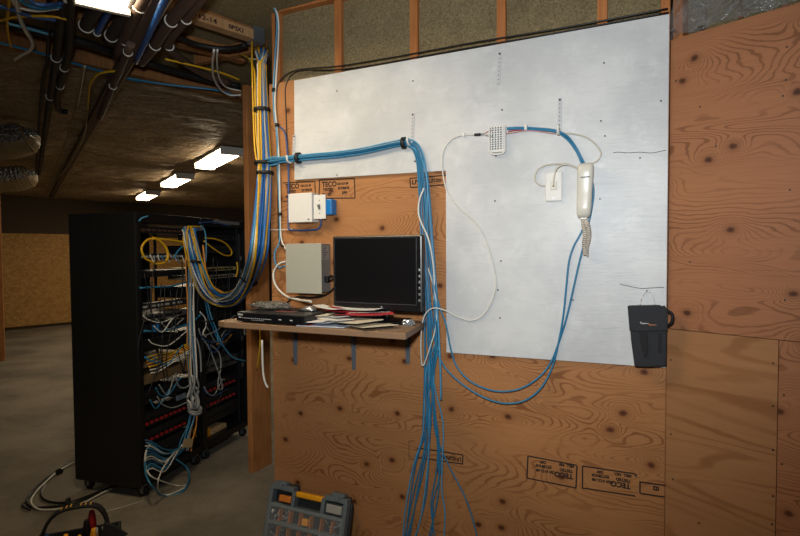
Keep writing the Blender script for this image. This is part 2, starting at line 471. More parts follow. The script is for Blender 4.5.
# stamped ink on the plywood
bm = newbm()
def frame_ink(px, wd=.0027, dash=False):
    P = [WF.ab(x, y) for x, y in px]
    for i in range(len(P)-1):
        (a0, b0), (a1, b1) = P[i], P[i+1]
        prism(bm, WF, [(a0-wd, b0-wd), (a1-wd if abs(a1-a0) < .02 else a1, b1-wd), (a1+wd, b1+wd), (a0+wd if abs(a1-a0) < .02 else a0, b0+wd)], .0001, .0006)
def ink(px, py, s, size, rot=False, bold=.0, sx=1.0):
    a, b = WF.ab(px, py); text_bm(bm, WF, s, a, b, .0004, size*1.12, -1, rot, .0004, 'LEFT', bold*2.2, sx*.95)
# two upside down stamps low on the wall
frame_ink([(528, 456), (577, 465.3), (576, 488), (527, 478), (528, 456)])
frame_ink([(582.5, 466), (636, 474)]); frame_ink([(635, 496), (582.5, 488), (582.5, 466)]); frame_ink([(636, 474), (635.8, 477)])
frame_ink([(666, 485.5), (640, 482), (640, 493.5), (665, 497)])
for dx, dy, mill in ((0, 0, 'MILL  420'), (57.5, 9.6, 'MILL  NO.')):
    ink(573+dx, 474.5+dy, 'TECO', .026, True, .0006); ink(573+dx, 470.3+dy, 'TESTED', .0145, True, .0004); ink(574+dx, 465.5+dy, mill, .0135, True, .0004)
    ink(555.5+dx, 471.8+dy, 'CSA 0121-08', .0135, True, .0004); ink(551.5+dx, 466.5+dy, 'EXTERIOR', .0135, True, .0004); ink(546+dx, 461.5+dy, 'DFP', .0135, True, .0004)
ink(659, 487, '02', .02, True, .0006)
# two upright stamps under the white strip
frame_ink([(319.5, 180), (319, 198.5), (355, 198), (354.5, 178.5), (319.5, 180)]); frame_ink([(283, 183), (315, 181.5), (315.5, 199)]); frame_ink([(283, 201.5), (288, 201)])
for dx, dy in ((0, 0), (-36.5, 2)):
    ink(322+dx, 187+dy, 'TECO', .03, False, .0006); ink(323+dx, 191+dy, 'TESTED', .016, False, .0004); ink(322+dx, 196+dy, 'MILL 420', .016, False, .0004, .8)
    ink(337+dx, 185+dy, 'CSA 0121-08', .0135, False, .0004, .8); ink(338+dx, 189.5+dy, 'EXTERIOR', .0145, False, .0004, .9); ink(342+dx, 194+dy, 'DFP', .015, False, .0004)
frame_ink([(448, 175), (410, 178.5), (410.5, 187.5), (448, 184.5)]); ink(412, 184.5, 'LB-', .026, False, .0005); ink(427, 183, 'CUBI-003', .02, False, .0004, .8); ink(446, 181.5, '0', .022)
# upside down brand behind the blue cables
frame_ink([(418, 448), (463, 455), (462.5, 464), (417.5, 457.5), (418, 448)]); ink(461, 458, 'LB-CUBI-003', .022, True, .0005, .8); frame_ink([(415, 441), (409, 441), (409, 459), (415, 460)], .001); ink(414, 457, 'X', .012)
build('stamp', bm, M_ink, wall_back.location, wall_back)

# poly film over insulation above right wall
T = Thing('plastic_film', 'shiny clear plastic film stapled over insulation above the right plywood wall', 'plastic sheet', RF.p(.5, 2.30, .01))
bm = newbm(); t = bmesh.new(); gg = []
for i in range(61):
    r_ = []
    for j in range(25):
        a = .012+1.2*i/60; b = 2.325+.0*a+.6*j/24
        if j == 0: b -= .02*max(0, 1-a/.06)
        r_.append(t.verts.new((a, b, .008+.03*abs(noise.noise(V((a*7, b*7, 2))))+.03*noise.noise(V((a*20+b*9, b*14, 5))))))
    gg.append(r_)
for i in range(60):
    for j in range(24): t.faces.new((gg[i][j], gg[i+1][j], gg[i+1][j+1], gg[i][j+1])).smooth = True
merge(bm, t, RF); T.part('sheet', bm, M_film)
for px, py in ((672, 30), (700, 26), (740, 16), (785, 4)): bm = newbm(); box(bm, Frame(R(px, py, .022), RF.ex, UP, RF.ez), -.008, .008, -.001, .001, -.02, .004); T.part('staple', bm, M_silver)

# ================================================================== CEILING JOISTS, POSTS
jdir = BX
def joist(px0, px1, mat_, label, z0=2.70, w=.038, h=.05, text=False, ext=(1.6, .04)):
    p0, p1 = C(*px0, z0), C(*px1, z0); d = (p1-p0).normalized(); nn = V((-d.y, d.x, 0))
    fr = Frame(p0, d, nn, UP); L = (p1-p0).length
    T = Thing('ceiling_joist', label, 'joist', p0+d*L/2, 'wooden joists across the near ceiling')
    b_ = newbm(); box(b_, fr, -ext[0], L+ext[1], 0, w*1.7, 0, h, .002); T.part('flange', b_, mat_)
    b_ = newbm(); box(b_, fr, -ext[0], L+ext[1], w*.55, w*.95, h, .11); T.part('web', b_, M_joist)
    if text:
        b_ = newbm(); SF = Frame(p0, d, UP, -nn); text_bm(b_, SF, '20-12-14', -.02, .012, .0008, .034, 1, False, .0005, 'LEFT', .0008, 1.3); T.part('stamp', b_, M_ink); b_ = newbm(); text_bm(b_, SF, '0BIX1', .205, .012, .0008, .03, 1, False, .0005, 'LEFT', .0012, 1.2)
        T.part('stamp', b_, M_ink)
        b_ = newbm(); box(b_, SF, L-.01, L+.06, -.012, .075, -.07, .003, .001); T.part('hanger', b_, M_steel, 'galvanised joist hanger')
    return T
joist((190, 17.6), (255, 39), M_joistp, 'pale joist with black stamped numbers and a metal hanger at its right end', text=True)
joist((190, 47), (240, 60), M_joist, 'brown joist behind the pale stamped one, above the blue cable')
joist((10, 46), (240, 99), M_joist, 'edge joist where the wrinkled ceiling facing begins', 2.66, ext=(2.5, .1))
# timber that closes the corner above the cables
bm = newbm(); fr = Frame(C(262, 52, 2.66), BX, AX, UP); box(bm, Frame(W(262, 48, -.25), WF.ex, UP, WF.ez), -.02, .5, -.02, .05, -.02, .02, .002)
single('header_board', bm, M_joist, 'short brown header board behind the cables at the top of the tall post', 'board')

pf = Frame(F(253, 473.6), (.09/.2, .18/.2, 0), UP, (.894, -.447, 0))
bm = newbm(); box(bm, pf, 0, .2, 0, 2.69, -.042, 0, .004); 
single('wood_post', bm, M_post, 'tall brown timber post standing just left of the plywood wall', 'post')
p = F(2, 361); bm = newbm(); box(bm, Frame(p, BX, AX, UP), -.16, .035, 0, .12, 0, 2.66, .004)
single('wood_post', bm, M_post, 'dark timber post at the far left edge of the picture, on the floor', 'post')

# ================================================================== CEILING LIGHTS
def light_fixture(corner, label):
    fr = Frame(corner, AX, V((-AX.y, AX.x, 0)), UP)      # a runs away, b runs to the left
    T = Thing('ceiling_light', label, 'light', fr.p(.6, .135, 0), 'fluorescent ceiling lights')
    b_ = newbm(); box(b_, fr, 0, 1.2, .0, .27, .055, .085, .004); T.part('housing', b_, mat('fixture_white', 'cfcabf', .5))
    b_ = newbm(); prism(b_, Frame(corner, V((-AX.y, AX.x, 0)), UP, AX), [(.012, .055), (.03, .012), (.06, 0), (.21, 0), (.24, .012), (.258, .055)], .03, 1.17); T.part('diffuser', b_, M_tube)
    for x in (.0, 1.172):
        b_ = newbm(); box(b_, fr, x, x+.028, .008, .262, -.004, .056, .004); T.part('end_cap', b_, mat('fixture_white', 'cfcabf', .5))
    return T
L1c = C(245, 155.9, 2.61)
L1 = light_fixture(L1c, 'lit ceiling light nearest to the tall wooden post')
dup(L1, C(195.2, 179.5, 2.61)-L1c, 'middle lit light of the three in a row on the far ceiling')
dup(L1, C(161, 195.4, 2.61)-L1c, 'farthest and smallest lit ceiling light, just above the racks')
dup(L1, C(133, 15, 2.61)-AX*1.17-L1c, 'bright near ceiling light among the dark pipes')

# ================================================================== PIPES, HOSES, DUCTS
def pipe(px, r, mat_, name, label, cat, z=2.64, ties=(), group='pipes under the near ceiling', ext=None, sides=12):
    pts = [C(x, y, z) for x, y in px]
    if ext: pts = [pts[0]+(pts[0]-pts[1]).normalized()*ext]+pts
    T = Thing(name, label, cat, pts[len(pts)//2], group)
    b_ = newbm(); tube(b_, pts, r, sides, 5); T.part('run', b_, mat_)
    for x, y in ties:
        c = C(x, y, z); i = min(range(len(pts)-1), key=lambda i: (pts[i]-c).length+(pts[i+1]-c).length)
        b_ = newbm(); ring(b_, c, pts[i+1]-pts[i], r+.001, .004); T.part('tie', b_, M_tie, 'white tie band')
pipe([(100, 2), (92, 14.5), (85, 28)], .030, M_rubber, 'insulated_pipe', 'short fat black pipe hanging left of the near light, beside a blue pipe', 'pipe', 2.66, [(86, 26)])
pipe([(113, 4), (109, 11), (96, 35)], .014, M_bluep, 'water_pipe', 'blue pipe passing below the near ceiling light', 'pipe', 2.66, [(97, 33)], ext=.4)
pipe([(128, 8), (120, 22), (108, 41)], .028, M_rubber, 'insulated_pipe', 'fat black pipe just right of the blue pipe under the near light', 'pipe', 2.66, [(111, 36)], ext=.4)
pipe([(143, 0), (136, 13), (117, 57)], .028, M_brownp, 'insulated_pipe', 'brown wrapped pipe right of the near ceiling light', 'pipe', 2.64, [(126, 40), (140, 6)], ext=.5)
pipe([(163, 2), (149, 35), (136, 62)], .014, M_bluep, 'water_pipe', 'blue pipe right of the long dark runner board', 'pipe', 2.605, ext=.4)
pipe([(186, 3), (171, 21), (150, 52), (141, 62)], .026, M_brownp, 'insulated_pipe', 'straight brown pipe right of the second blue pipe', 'pipe', 2.62, [(171, 21), (155, 45)], ext=.5)
pipe([(198, 2), (185, 20), (171, 38), (168, 47), (178, 56), (202, 73), (229, 83)], .022, M_brownp, 'insulated_pipe', 'brown pipe that bends right towards the tall post', 'pipe', 2.63, [(186, 19), (169, 46)], ext=.5)
pipe([(145, 62), (180, 73), (212, 81), (240, 86)], .018, M_hose, 'cable_bundle', 'thick black cable run along the brown joist', 'cable', 2.65, group=None)
pipe([(176, 36), (195, 44), (218, 48.5), (234, 48), (246, 45)], .014, M_hose, 'flexible_hose', 'black sagging hose under the pale stamped joist', 'hose', 2.66, group=None)
# long dark duct board running away
p0, p1 = C(157, 3, 2.62), C(51, 198, 2.62); d = (p1-p0).normalized(); fr = Frame(p0-d*1.2, d, V((-d.y, d.x, 0)), UP); L = (p1-p0).length+1.2
T = Thing('wooden_runner', 'long dark runner board along the ceiling with a painted highlight on its right edge', 'board', p0+d*L*.4)
bm = newbm(); box(bm, fr, 0, L, -.035, .03, -.01, .035, .004); T.part('board', bm, M_brownp)
bm = newbm(); box(bm, fr, 0, L, -.041, -.0355, -.012, .0, 0); T.part('edge_highlight', bm, mat('painted_highlight', '9a8a6c', .5), 'highlight painted as a pale strip')  # highlight along the right edge, put in as a thin pale strip
pipe([(131, 44), (113, 86), (100, 118)], .02, M_brownp, 'insulated_pipe', 'dark pipe along the left side of the long runner board', 'pipe', 2.60, [(113, 86), (128, 52)])
# hoses that run away on the left
pipe([(49, -12), (48, 20), (47, 60), (41, 96), (36, 172)], .009, M_hose, 'electrical_cable', 'thinnest and leftmost of three black hoses on the left ceiling', 'hose', 2.64, group='black hoses on the left ceiling')
pipe([(65, -12), (60, 25), (56, 60), (47, 120), (39, 174)], .022, M_hose, 'flexible_hose', 'thick middle black hose on the left ceiling', 'hose', 2.63, [(56, 58), (50, 97)], 'black hoses on the left ceiling')
pipe([(71, -10), (70, 20), (68.5, 52), (60, 84), (57, 98), (59, 110), (67, 112)], .02, M_hose, 'flexible_hose', 'thick black hose with a hooked end on the left ceiling', 'hose', 2.62, [(60, 86), (64, 68)], 'black hoses on the left ceiling')
pipe([(8, 25), (45, 33), (82, 42), (112, 52)], .024, M_hose, 'insulated_pipe', 'black pipe crossing behind the hoses at upper left', 'pipe', 2.67)
def wire(pts, r, mat_, label, name='cable', cat='cable', group=None, sides=6, per=6):
    b_ = newbm(); tube(b_, pts, r, sides, per); return single(name, b_, mat_, label, cat, group)
def cz(px, z=2.6): return [C(x, y, z) for x, y in px]
wire(cz([(-12, 40), (40, 53), (90, 68), (140, 82)], 2.64), .008, CB, 'blue cable strung across the left ceiling in front of the joist')
wire(cz([(122, 77), (150, 82), (180, 86), (216, 90), (238, 96)], 2.64), .008, CB, 'blue cable strung along the edge joist towards the tall post')
wire(cz([(6, 23), (30, 29), (48, 34)], 2.62), .007, CL, 'short pale blue cable at upper left behind the white wires')
for (pts, r, mt, lb) in (
    ([(11, -3), (15, 5), (24, 9), (39, 11), (58, 8.5)], .006, CW, 'white cable sagging in an arc at the upper left corner'),
    ([(17, -3), (28, 5), (42, 8), (60, 6)], .010, CB, 'thick blue cable sagging behind the white arc at the upper left corner'),
    ([(26, -3), (36, 4), (52, 5), (62, 3)], .009, CD, 'dark blue cable sagging highest at the upper left corner'),
    ([(-3, 6), (10, 9), (30, 16), (56, 20)], .009, CD, 'dark blue cable slanting behind the yellow cable at upper left'),
    ([(0, 21), (10, 18), (22, 16.5), (40, 16), (56, 17), (69, 20)], .006, CY, 'yellow cable crossing level at the upper left'),
    ([(9, -3), (8.5, 8), (7, 20), (8, 34), (11, 47)], .006, CY, 'yellow cable hanging straight at the left edge'),
    ([(15, -3), (17, 8), (20, 20), (26, 32), (31, 40), (32, 46), (29, 51), (20, 56), (14, 60)], .007, CW, 'thick white wire bundle kinked at the upper left'),
    ([(18, -3), (20, 9), (22, 20), (28, 32), (33, 41), (34, 47), (30, 52), (22, 55)], .004, CG, 'grey wire beside the kinked white bundle'),
    ([(117, 71), (106, 72), (97, 75), (91, 83), (89, 92), (88, 109)], .007, CY, 'yellow cable that turns a corner left of the dark pipe'),
    ([(88, 104), (84, 135), (74, 155), (66, 168), (46, 192)], .006, M_tan, 'tan cord snaking away beside the long runner board'),
    ([(84, 66), (80, 82), (75, 106), (67, 138), (56, 168), (45, 194)], .006, M_tan, 'tan cord nearest the hoses, running away to the far wall'),
    ([(85, 66), (82, 84), (78, 106)], .004, CW, 'short white wire over the tan cord'),
    ([(165, 59), (195, 66), (222, 73), (240, 80)], .006, CY, 'yellow cable along the brown joist above the black run')):
    wire(cz(pts, 2.61), r, mt, lb)
wire(cz([(214, 50), (212.5, 64), (214, 78), (221, 90), (230, 95), (241, 95)], 2.58), .006, CW, 'left one of two white wires hanging below the black sagging hose')
wire(cz([(217.5, 50), (217, 62), (219, 77), (226, 87), (241, 91)], 2.58), .005, CW, 'right one of two white wires hanging below the black sagging hose')

def duct(px, r, depthz, label):
    p_ = C(*px, depthz); d_ = V((.93, .37, 0)); pts = [p_-d_*1.4, p_-d_*.6, p_-d_*.1, p_+d_*.16+UP*.04, p_+d_*.27+UP*.10]
    T = Thing('flexible_duct', label, 'duct', pts[1], 'silver flexible ducts on the left ceiling')
    b_ = newbm()
    P = spline(pts, 14); fr = frames(P); n = len(P); S = 28; rings = []
    for i, (p, (t, a, b)) in enumerate(zip(P, fr)):
        s = i/(n-1); rr = r*(1-.75*max(0, (s-.62)/.38)**2)
        ringv = []
        for k in range(S):
            th = 2*math.pi*k/S; dd = a*math.cos(th)+b*math.sin(th)
            crin = (.10 if dd.z > -.25 else .02)*noise.noise(V((i*1.1, k*1.3, r*30)))+(.05*math.sin(i*2.2) if dd.z > -.25 else .01*math.sin(i*2.2))
            ringv.append(b_.verts.new(p+dd*rr*(1+crin)))
        rings.append(ringv)
    low = newbm()
    for i in range(n-1):
        for k in range(S):
            q4 = (rings[i][k], rings[i][(k+1) % S], rings[i+1][(k+1) % S], rings[i+1][k])
            if sum(v.co.z-P[i].z for v in q4)/4 < -.15*r: low.faces.new([low.verts.new(v.co) for v in q4]).smooth = True
            else: b_.faces.new(q4).smooth = False
    bmesh.ops.remove_doubles(low, verts=low.verts[:], dist=.0005); T.part('under_skin', low, mat('duct_vinyl', '8f7a58', .4), 'smooth tan underside')
    bmesh.ops.delete(b_, geom=[v for v in b_.verts if not v.link_faces], context='VERTS')
    T.part('sleeve', b_, M_foil)
    b_ = newbm(); ring(b_, P[int(n*.8)], fr[int(n*.8)][0], r*.8, .012); T.part('clamp', b_, M_tan)
    b_ = newbm(); cyl(b_, P[int(n*.5)]+V((0, 0, r*.8)), P[int(n*.5)]+V((0, 0, 2.7-P[0].z)), .006, 6); T.part('strap', b_, M_tan)
duct((1, 143), .15, 2.50, 'nearer silver crinkled duct at the left edge')
duct((10, 180), .155, 2.45, 'farther silver crinkled duct at the left edge, below the other')
# ================================================================== SERVER RACKS
RH, RD, RW = 1.80, .52, .60
def rack(s0, label):
    T = Thing('server_rack', label, 'server rack', KF.p(s0+RW/2, 0, -RD/2), 'black open racks')
    s1 = s0+RW; pt = lambda nm, m_, *boxes: T.part(nm, mk(boxes), m_)
    def mk(bs):
        b_ = newbm()
        for bb in bs: box(b_, KF, *bb, .003)
        return b_
    z0 = .085
    pt('base', M_blackm, (s0, s1, z0, z0+.05, -RD, 0))
    pt('top_panel', M_blackm, (s0, s1, RH-.06, RH, -RD, 0))
    for a in (s0, s1-.035):
        for c in (-RD, -.035): pt('corner_post', M_blackm, (a, a+.035, z0+.05, RH-.06, c, c+.035))
    for a in (s0+.055, s1-.075):
        for c in (-RD+.05, -.065):
            b_ = mk([(a, a+.02, z0+.05, RH-.06, c, c+.015)]); T.part('mounting_rail', b_, mat('rail_dark', '2b2d31', .4, .5))
    for a in (s0+.05, s1-.05):
        for c in (-RD+.05, -.04):
            P = KF.p(a, 0, c); b_ = newbm(); cyl(b_, P+UP*.034-KF.ex*.012, P+UP*.034+KF.ex*.012, .034, 16); cs = T.part('caster', b_, M_hose)
            b_ = newbm(); box(b_, KF, a-.016, a-.011, .02, z0, c-.012, c+.012); box(b_, KF, a+.011, a+.016, .02, z0, c-.012, c+.012); box(b_, KF, a-.018, a+.018, .05, z0, c-.016, c+.016); T.part('fork', b_, M_steel, None, cs)
    return T
Rk1 = rack(0, 'tall black server rack nearest the camera, its side panel to the left')
Rk2 = rack(.612, 'tall black server rack behind the first, beside the wooden post')
bm = newbm(); box(bm, KF, -.012, -.001, .075, RH, -RD, 0, .003); Rk1.part('side_panel', bm, mat('rack_side_black', '121110', .5, var=.2, scale=90))
bm = newbm(); box(bm, KF, -.0145, -.0125, 1.66, 1.668, -RD+.1, -.1); Rk1.part('panel_latch', bm, M_blackp)
bm = newbm(); box(bm, KF, 1.214, 1.224, .075, RH, -RD, 0, .003); Rk2.part('side_panel', bm, M_blackm)
bm = newbm(); box(bm, KF, .76, 1.10, 1.765, 1.792, .001, .004, .001); Rk2.part('label_strip', bm, mat('grey_strip', '6d6d6d', .5), 'grey label strip on the top edge')

M_dev = mat('device_dark', '1b1c1f', .4); M_devg = mat('device_grey', '5b5a57', .45, .3); M_devl = mat('device_beige', '8d8675', .5)
dev_n = [0]
def device(s0, z, h, depth, mat_, name, label, ports=0, pmat=M_port, rows=1, inset=.07, latch=0, grp='rack mounted equipment'):
    a0, a1 = s0+.075, s0+RW-.075
    T = Thing(name, label, 'network device' if 'server' not in name else 'server', KF.p((a0+a1)/2, z, -inset-depth/2), grp)
    b_ = newbm(); box(b_, KF, a0+.012, a1-.012, z+.001, z+h-.001, -inset-depth, -inset, .002); T.part('chassis', b_, mat_)
    for a in (a0-.018, a1-.014):
        b_ = newbm(); box(b_, KF, a, a+.032, z+.003, z+h-.003, -inset+.0005, -inset+.003); T.part('ear', b_, mat_)
    for r_ in range(rows):
        for i in range(ports):
            w = (a1-a0-.06)/max(1, ports); a = a0+.03+i*w; zz = z+h*(r_+.5)/rows
            b_ = newbm(); box(b_, KF, a+w*.15, a+w*.85, zz-min(.007, h/rows*.35), zz+min(.007, h/rows*.35), -inset+.0005, -inset+.003); T.part('port', b_, pmat)
    for i in range(latch):
        w = (a1-a0-.05)/latch; a = a0+.025+i*w
        b_ = newbm(); box(b_, KF, a+w*.15, a+w*.62, z+h*.2, z+h*.38, -inset+.001, -inset+.014, .002); T.part('latch', b_, M_redh, 'red release latch')
    return T
M_jack = mat('jack_brown', '6b4a34', .5)
M_pw = mat('pale_plug', 'a8a79f', .5)
# first rack, from the top
device(0, 1.675, .044, .10, M_dev, 'patch_panel', 'black patch panel highest in the near rack, above the yellow loop', 8, M_jack)
device(0, 1.50, .044, .25, M_dev, 'network_switch', 'black switch in the near rack just below the yellow cable loop', 12, M_pw)
device(0, 1.385, .044, .28, M_dev, 'network_switch', 'black switch in the near rack above the level blue cable', 12, M_port)
device(0, 1.175, .044, .05, M_dev, 'patch_panel', 'patch panel with six big jacks at mid height in the near rack', 6, M_pw)
device(0, 1.10, .044, .40, M_devg, 'rack_server', 'flat grey server under the six jack panel in the near rack', 4)
device(0, 1.02, .06, .40, M_dev, 'rack_server', 'black server with a bright blue square in the near rack', 3)
bm = newbm(); box(bm, KF, .19, .25, 1.03, 1.072, -.0695, -.066, .001); single('blue_sticker', bm, M_bluebox, 'bright blue square sticker on a black server in the near rack', 'sticker')
device(0, .90, .088, .35, M_dev, 'network_switch', 'deep black switch above the tan cable shelf in the near rack', 10, M_port, 2)
device(0, .69, .06, .45, mat('shelf_tan', '7a6243', .6), 'rack_shelf', 'tan shelf unit crossing the lower middle of the near rack', 0)
device(0, .80, .025, .45, mat('shelf_tan', '7a6243', .6), 'rack_shelf', 'thin tan shelf just below the deep switch in the near rack', 0)
device(0, .56, .088, .45, M_dev, 'rack_server', 'black server above the red latched rows in the near rack', 8)
device(0, .41, .088, .45, M_dev, 'rack_server', 'server with an upper row of red latches in the near rack', 8, M_port, 1, .07, 9)
device(0, .30, .088, .45, M_dev, 'rack_server', 'server with the lowest row of red latches in the near rack', 8, M_port, 1, .07, 9)
device(0, .14, .14, .45, M_dev, 'rack_server', 'deep black server at the very bottom of the near rack', 6)
# second rack
s2 = .612
device(s2, 1.64, .044, .2, M_dev, 'patch_panel', 'black patch panel highest in the far rack', 10, M_port)
device(s2, 1.54, .06, .3, M_dev, 'network_switch', 'black switch behind the yellow oval loop in the far rack', 12, M_port)
device(s2, 1.40, .03, .3, mat('switch_cream', 'a99a63', .5), 'network_switch', 'cream striped switch below the yellow oval loop in the far rack', 12, M_port)
device(s2, 1.34, .03, .3, M_devl, 'network_switch', 'beige thin switch second below the yellow oval loop in the far rack', 12, M_port)
device(s2, 1.20, .088, .4, M_dev, 'rack_server', 'black server behind the sweeping trunk cables in the far rack', 6)
device(s2, 1.00, .088, .4, M_dev, 'network_switch', 'black switch with two rows of ports in the far rack', 12, M_port, 2)
device(s2, .80, .13, .4, M_dev, 'rack_server', 'tall black server behind the hanging grey loop in the far rack', 5)
device(s2, .62, .088, .4, M_devg, 'rack_server', 'grey server under the hanging grey loop in the far rack', 6)
device(s2, .46, .088, .4, M_dev, 'rack_server', 'server with upper red latches in the far rack', 6, M_port, 1, .07, 8)
device(s2, .35, .088, .4, M_dev, 'rack_server', 'server with lower red latches in the far rack', 6, M_port, 1, .07, 8)
device(s2, .22, .11, .45, M_dev, 'rack_server', 'black server just above the base of the far rack', 6)
for nm, lb, a0, a1, z0, z1, mt in (('carton', 'small tan box on the base of the far rack', .78, .97, .136, .17, M_tagm), ('yellow_box', 'small yellow box on the base of the far rack beside the tan one', .70, .765, .136, .2, M_yel)):
    bm = newbm(); box(bm, KF, a0, a1, z0, z1, -.2, -.06, .003); single(nm, bm, mt, lb, 'box')
# power strip standing at the far rack's right side
T = Thing('power_strip', 'tall black power strip with pale sockets at the right side of the far rack', 'power strip', KF.p(1.13, .5, -.02))
bm = newbm(); box(bm, KF, 1.10, 1.135, .5, 1.7, -.034, -.002, .003); T.part('body', bm, M_blackp)
for i in range(9): bm = newbm(); box(bm, KF, 1.105, 1.13, .6+i*.11, .635+i*.11, -.0018, .004, .002); T.part('socket', bm, mat('socket_grey', '55585c', .5))
T = Thing('outlet_box', 'grey electrical outlet box on the left side of the post, under the shelf', 'outlet', K(241, 343, .12))
fr = Frame(pf.p(.1, 1.02, -.044), -pf.ez, UP, -pf.ex)
bm = newbm(); box(bm, fr, .0, .07, -.06, .06, -.02, .05, .004); T.part('box', bm, mat('outlet_grey', '85888a', .45))
for b in (-.03, .03): bm = newbm(); box(bm, fr, .02, .05, b-.015, b+.015, .051, .055, .002); T.part('socket', bm, M_port)

# cables in the racks ------------------------------------------------------
def kp(px, c=.03): return [K(x, y, c) for x, y in px]
Y2 = 'yellow cable'
wire(kp([(183, 242), (170, 240), (152, 238.5), (144, 243), (141.5, 250), (145, 258), (150, 261), (158, 264), (166, 262)]), .007, CY, 'yellow cable making the big open loop near the top of the near rack', group=None)
wire(kp([(153, 238), (160, 241), (166, 248), (168, 256), (166, 261)], .04), .009, CY, 'thick yellow cable curving down inside the open loop of the near rack')
wire(kp([(205, 238), (215, 239), (225, 243), (231, 250), (231, 255), (224, 255), (214, 249), (204, 241)], .03), .006, CY, 'yellow cable making an oval loop at the top of the far rack')
wire(kp([(237, 262), (237.5, 270), (236, 277)], .02), .007, CY, 'short yellow cable hanging at the right side of the far rack')
wire(kp([(140, 288), (155, 287), (172, 286), (186, 282)], .03), .006, CB, 'level blue cable across the near rack above the pale window')
wire(kp([(144, 331), (160, 331), (176, 328), (192, 322), (202, 313)], .03), .007, CB, 'blue cable sweeping up to the right across the near rack')
wire(kp([(145, 357), (151, 361), (162, 363), (175, 359), (190, 350)], .03), .008, CB, 'thick blue cable sagging below the yellow patch cords in the near rack')
wire(kp([(174, 258), (178, 251), (183, 246)], .04), .006, CB, 'short blue cable curling beside the top of the trunk bundle')
wire(kp([(198, 230), (201, 226), (204, 229), (206, 240), (206, 262)], .05), .005, CL, 'pale blue cable arching out at the top of the trunk bundle')
wire(kp([(199, 223), (212, 222), (222, 224), (230, 226)], .02), .005, CD, 'dark blue cable lying along the top of the far rack')
wire(kp([(139, 221), (142, 218), (148, 216)], .015), .005, CL, 'short pale blue wire at the top left of the near rack')
for i in range(6):
    y = 350+i*3
    wire(kp([(146+i, y+8), (158, y+4+i*.5), (172, y+2-i*.8), (190, y-8-i)], .025+.004*i), .0045, (CY, CY, CO, CY, CW, CW)[i], ('yellow patch cord in the fan crossing the middle of the near rack', 'yellow patch cord in the fan crossing the middle of the near rack', 'orange patch cord in the fan crossing the middle of the near rack', 'yellow patch cord in the fan crossing the middle of the near rack', 'white patch cord at the bottom of the fan crossing the near rack', 'white patch cord at the bottom of the fan crossing the near rack')[i], group='patch cords fanned across the near rack')
wire(kp([(192, 335), (197, 340), (200, 352), (201, 366), (201, 372)], .05), .006, CG, 'grey cable hooking down beside the middle uprights of the racks')
wire(kp([(202, 338), (208, 346), (214, 360), (219, 374), (222, 384), (222, 389), (219, 389), (218, 382), (221, 366), (219, 353), (211, 345)], .04), .006, CG, 'grey cable hanging in a long narrow loop in the far rack')
wire(kp([(216, 330), (220, 340), (226, 350), (234, 358), (246, 361)], .06), .006, CL, 'blue cable sweeping right and down from the far rack to the post')
wire(kp([(205, 300), (208, 315), (213, 328), (218, 340), (224, 348)], .06), .005, CB, 'blue cable dropping from the trunk bundle into the far rack')
wire(kp([(207, 300), (211, 316), (217, 332), (218, 342)], .065), .005, CL, 'pale blue cable dropping from the trunk bundle into the far rack')
wire(kp([(200, 312), (205, 318), (206, 326), (203, 333), (206, 337)], .04), .005, CW, 'small white cable squiggle right of the middle uprights')
wire(kp([(217, 344), (226, 341), (232, 334)], .05), .005, CO, 'short orange cable in the far rack left of the outlet box')
wire(kp([(176, 375), (178, 385), (184, 388), (192, 383), (195, 378)], .04), .006, CG, 'grey cable looping low in the near rack')
for i in range(8):
    x = 146+i*5+rnd(-2, 2); y = rnd(255, 300)
    wire(kp([(x, y), (x+rnd(-6, 6), y+30), (x+rnd(-8, 8), y+70), (x+rnd(-6, 6), y+rnd(90, 120))], .045+.003*i), .0035, CK, 'thin black power cord hanging down the open side of the near rack', group='black cords on the near rack')
for i in range(8):
    x = 199+i*4.5+rnd(-2, 2); y = rnd(255, 290)
    wire(kp([(x, y), (x+rnd(-5, 5), y+30), (x+rnd(-6, 6), y+60), (x+rnd(-5, 5), y+rnd(80, 110))], .04+.003*i), .0035, CK, 'thin black power cord hanging down the open side of the far rack', group='black cords on the far rack')
random.seed(31)
for i in range(9):
    x0, y0 = rnd(143, 160), rnd(305, 400); x1, y1 = rnd(172, 188), y0+rnd(-14, 6)
    c_ = (CW, CG, CB)[i % 3]
    wire(kp([(x0, y0), (x0+5, y0+rnd(3, 9)), ((x0+x1)/2, (y0+y1)/2+rnd(6, 14)), (x1-3, y1+rnd(0, 6)), (x1, y1)], .05+.003*i), .0036, c_, {id(CW): 'thin white cable', id(CG): 'thin grey cable', id(CB): 'thin blue cable'}[id(c_)]+' drooping among the tangle of the near rack', group='tangled cables of the near rack')
for i in range(9):
    x0, y0 = rnd(198, 210), rnd(318, 405); x1, y1 = rnd(220, 238), y0+rnd(-14, 6)
    c_ = (CG, CD, CK)[i % 3]
    wire(kp([(x0, y0), (x0+4, y0+rnd(3, 9)), ((x0+x1)/2, (y0+y1)/2+rnd(6, 14)), (x1-3, y1+rnd(0, 6)), (x1, y1)], .045+.003*i), .0036, c_, {id(CG): 'thin grey cable', id(CD): 'thin dark blue cable', id(CK): 'thin black cable'}[id(c_)]+' drooping among the tangle of the far rack', group='tangled cables of the far rack')
# plugs / small wires at the switches
for i in range(9):
    x = 150+i*4; y = 257+rnd(-3, 2); wire(kp([(x, y), (x+rnd(-1, 2), y+3), (x+rnd(1, 5), y+rnd(4, 8))], .02), .004, (CW, CG, CW, CB)[i % 4], ('short white lead', 'short grey lead', 'short white lead', 'short blue lead')[i % 4]+' plugged into the switch below the yellow loop', group='short leads at the upper switch')

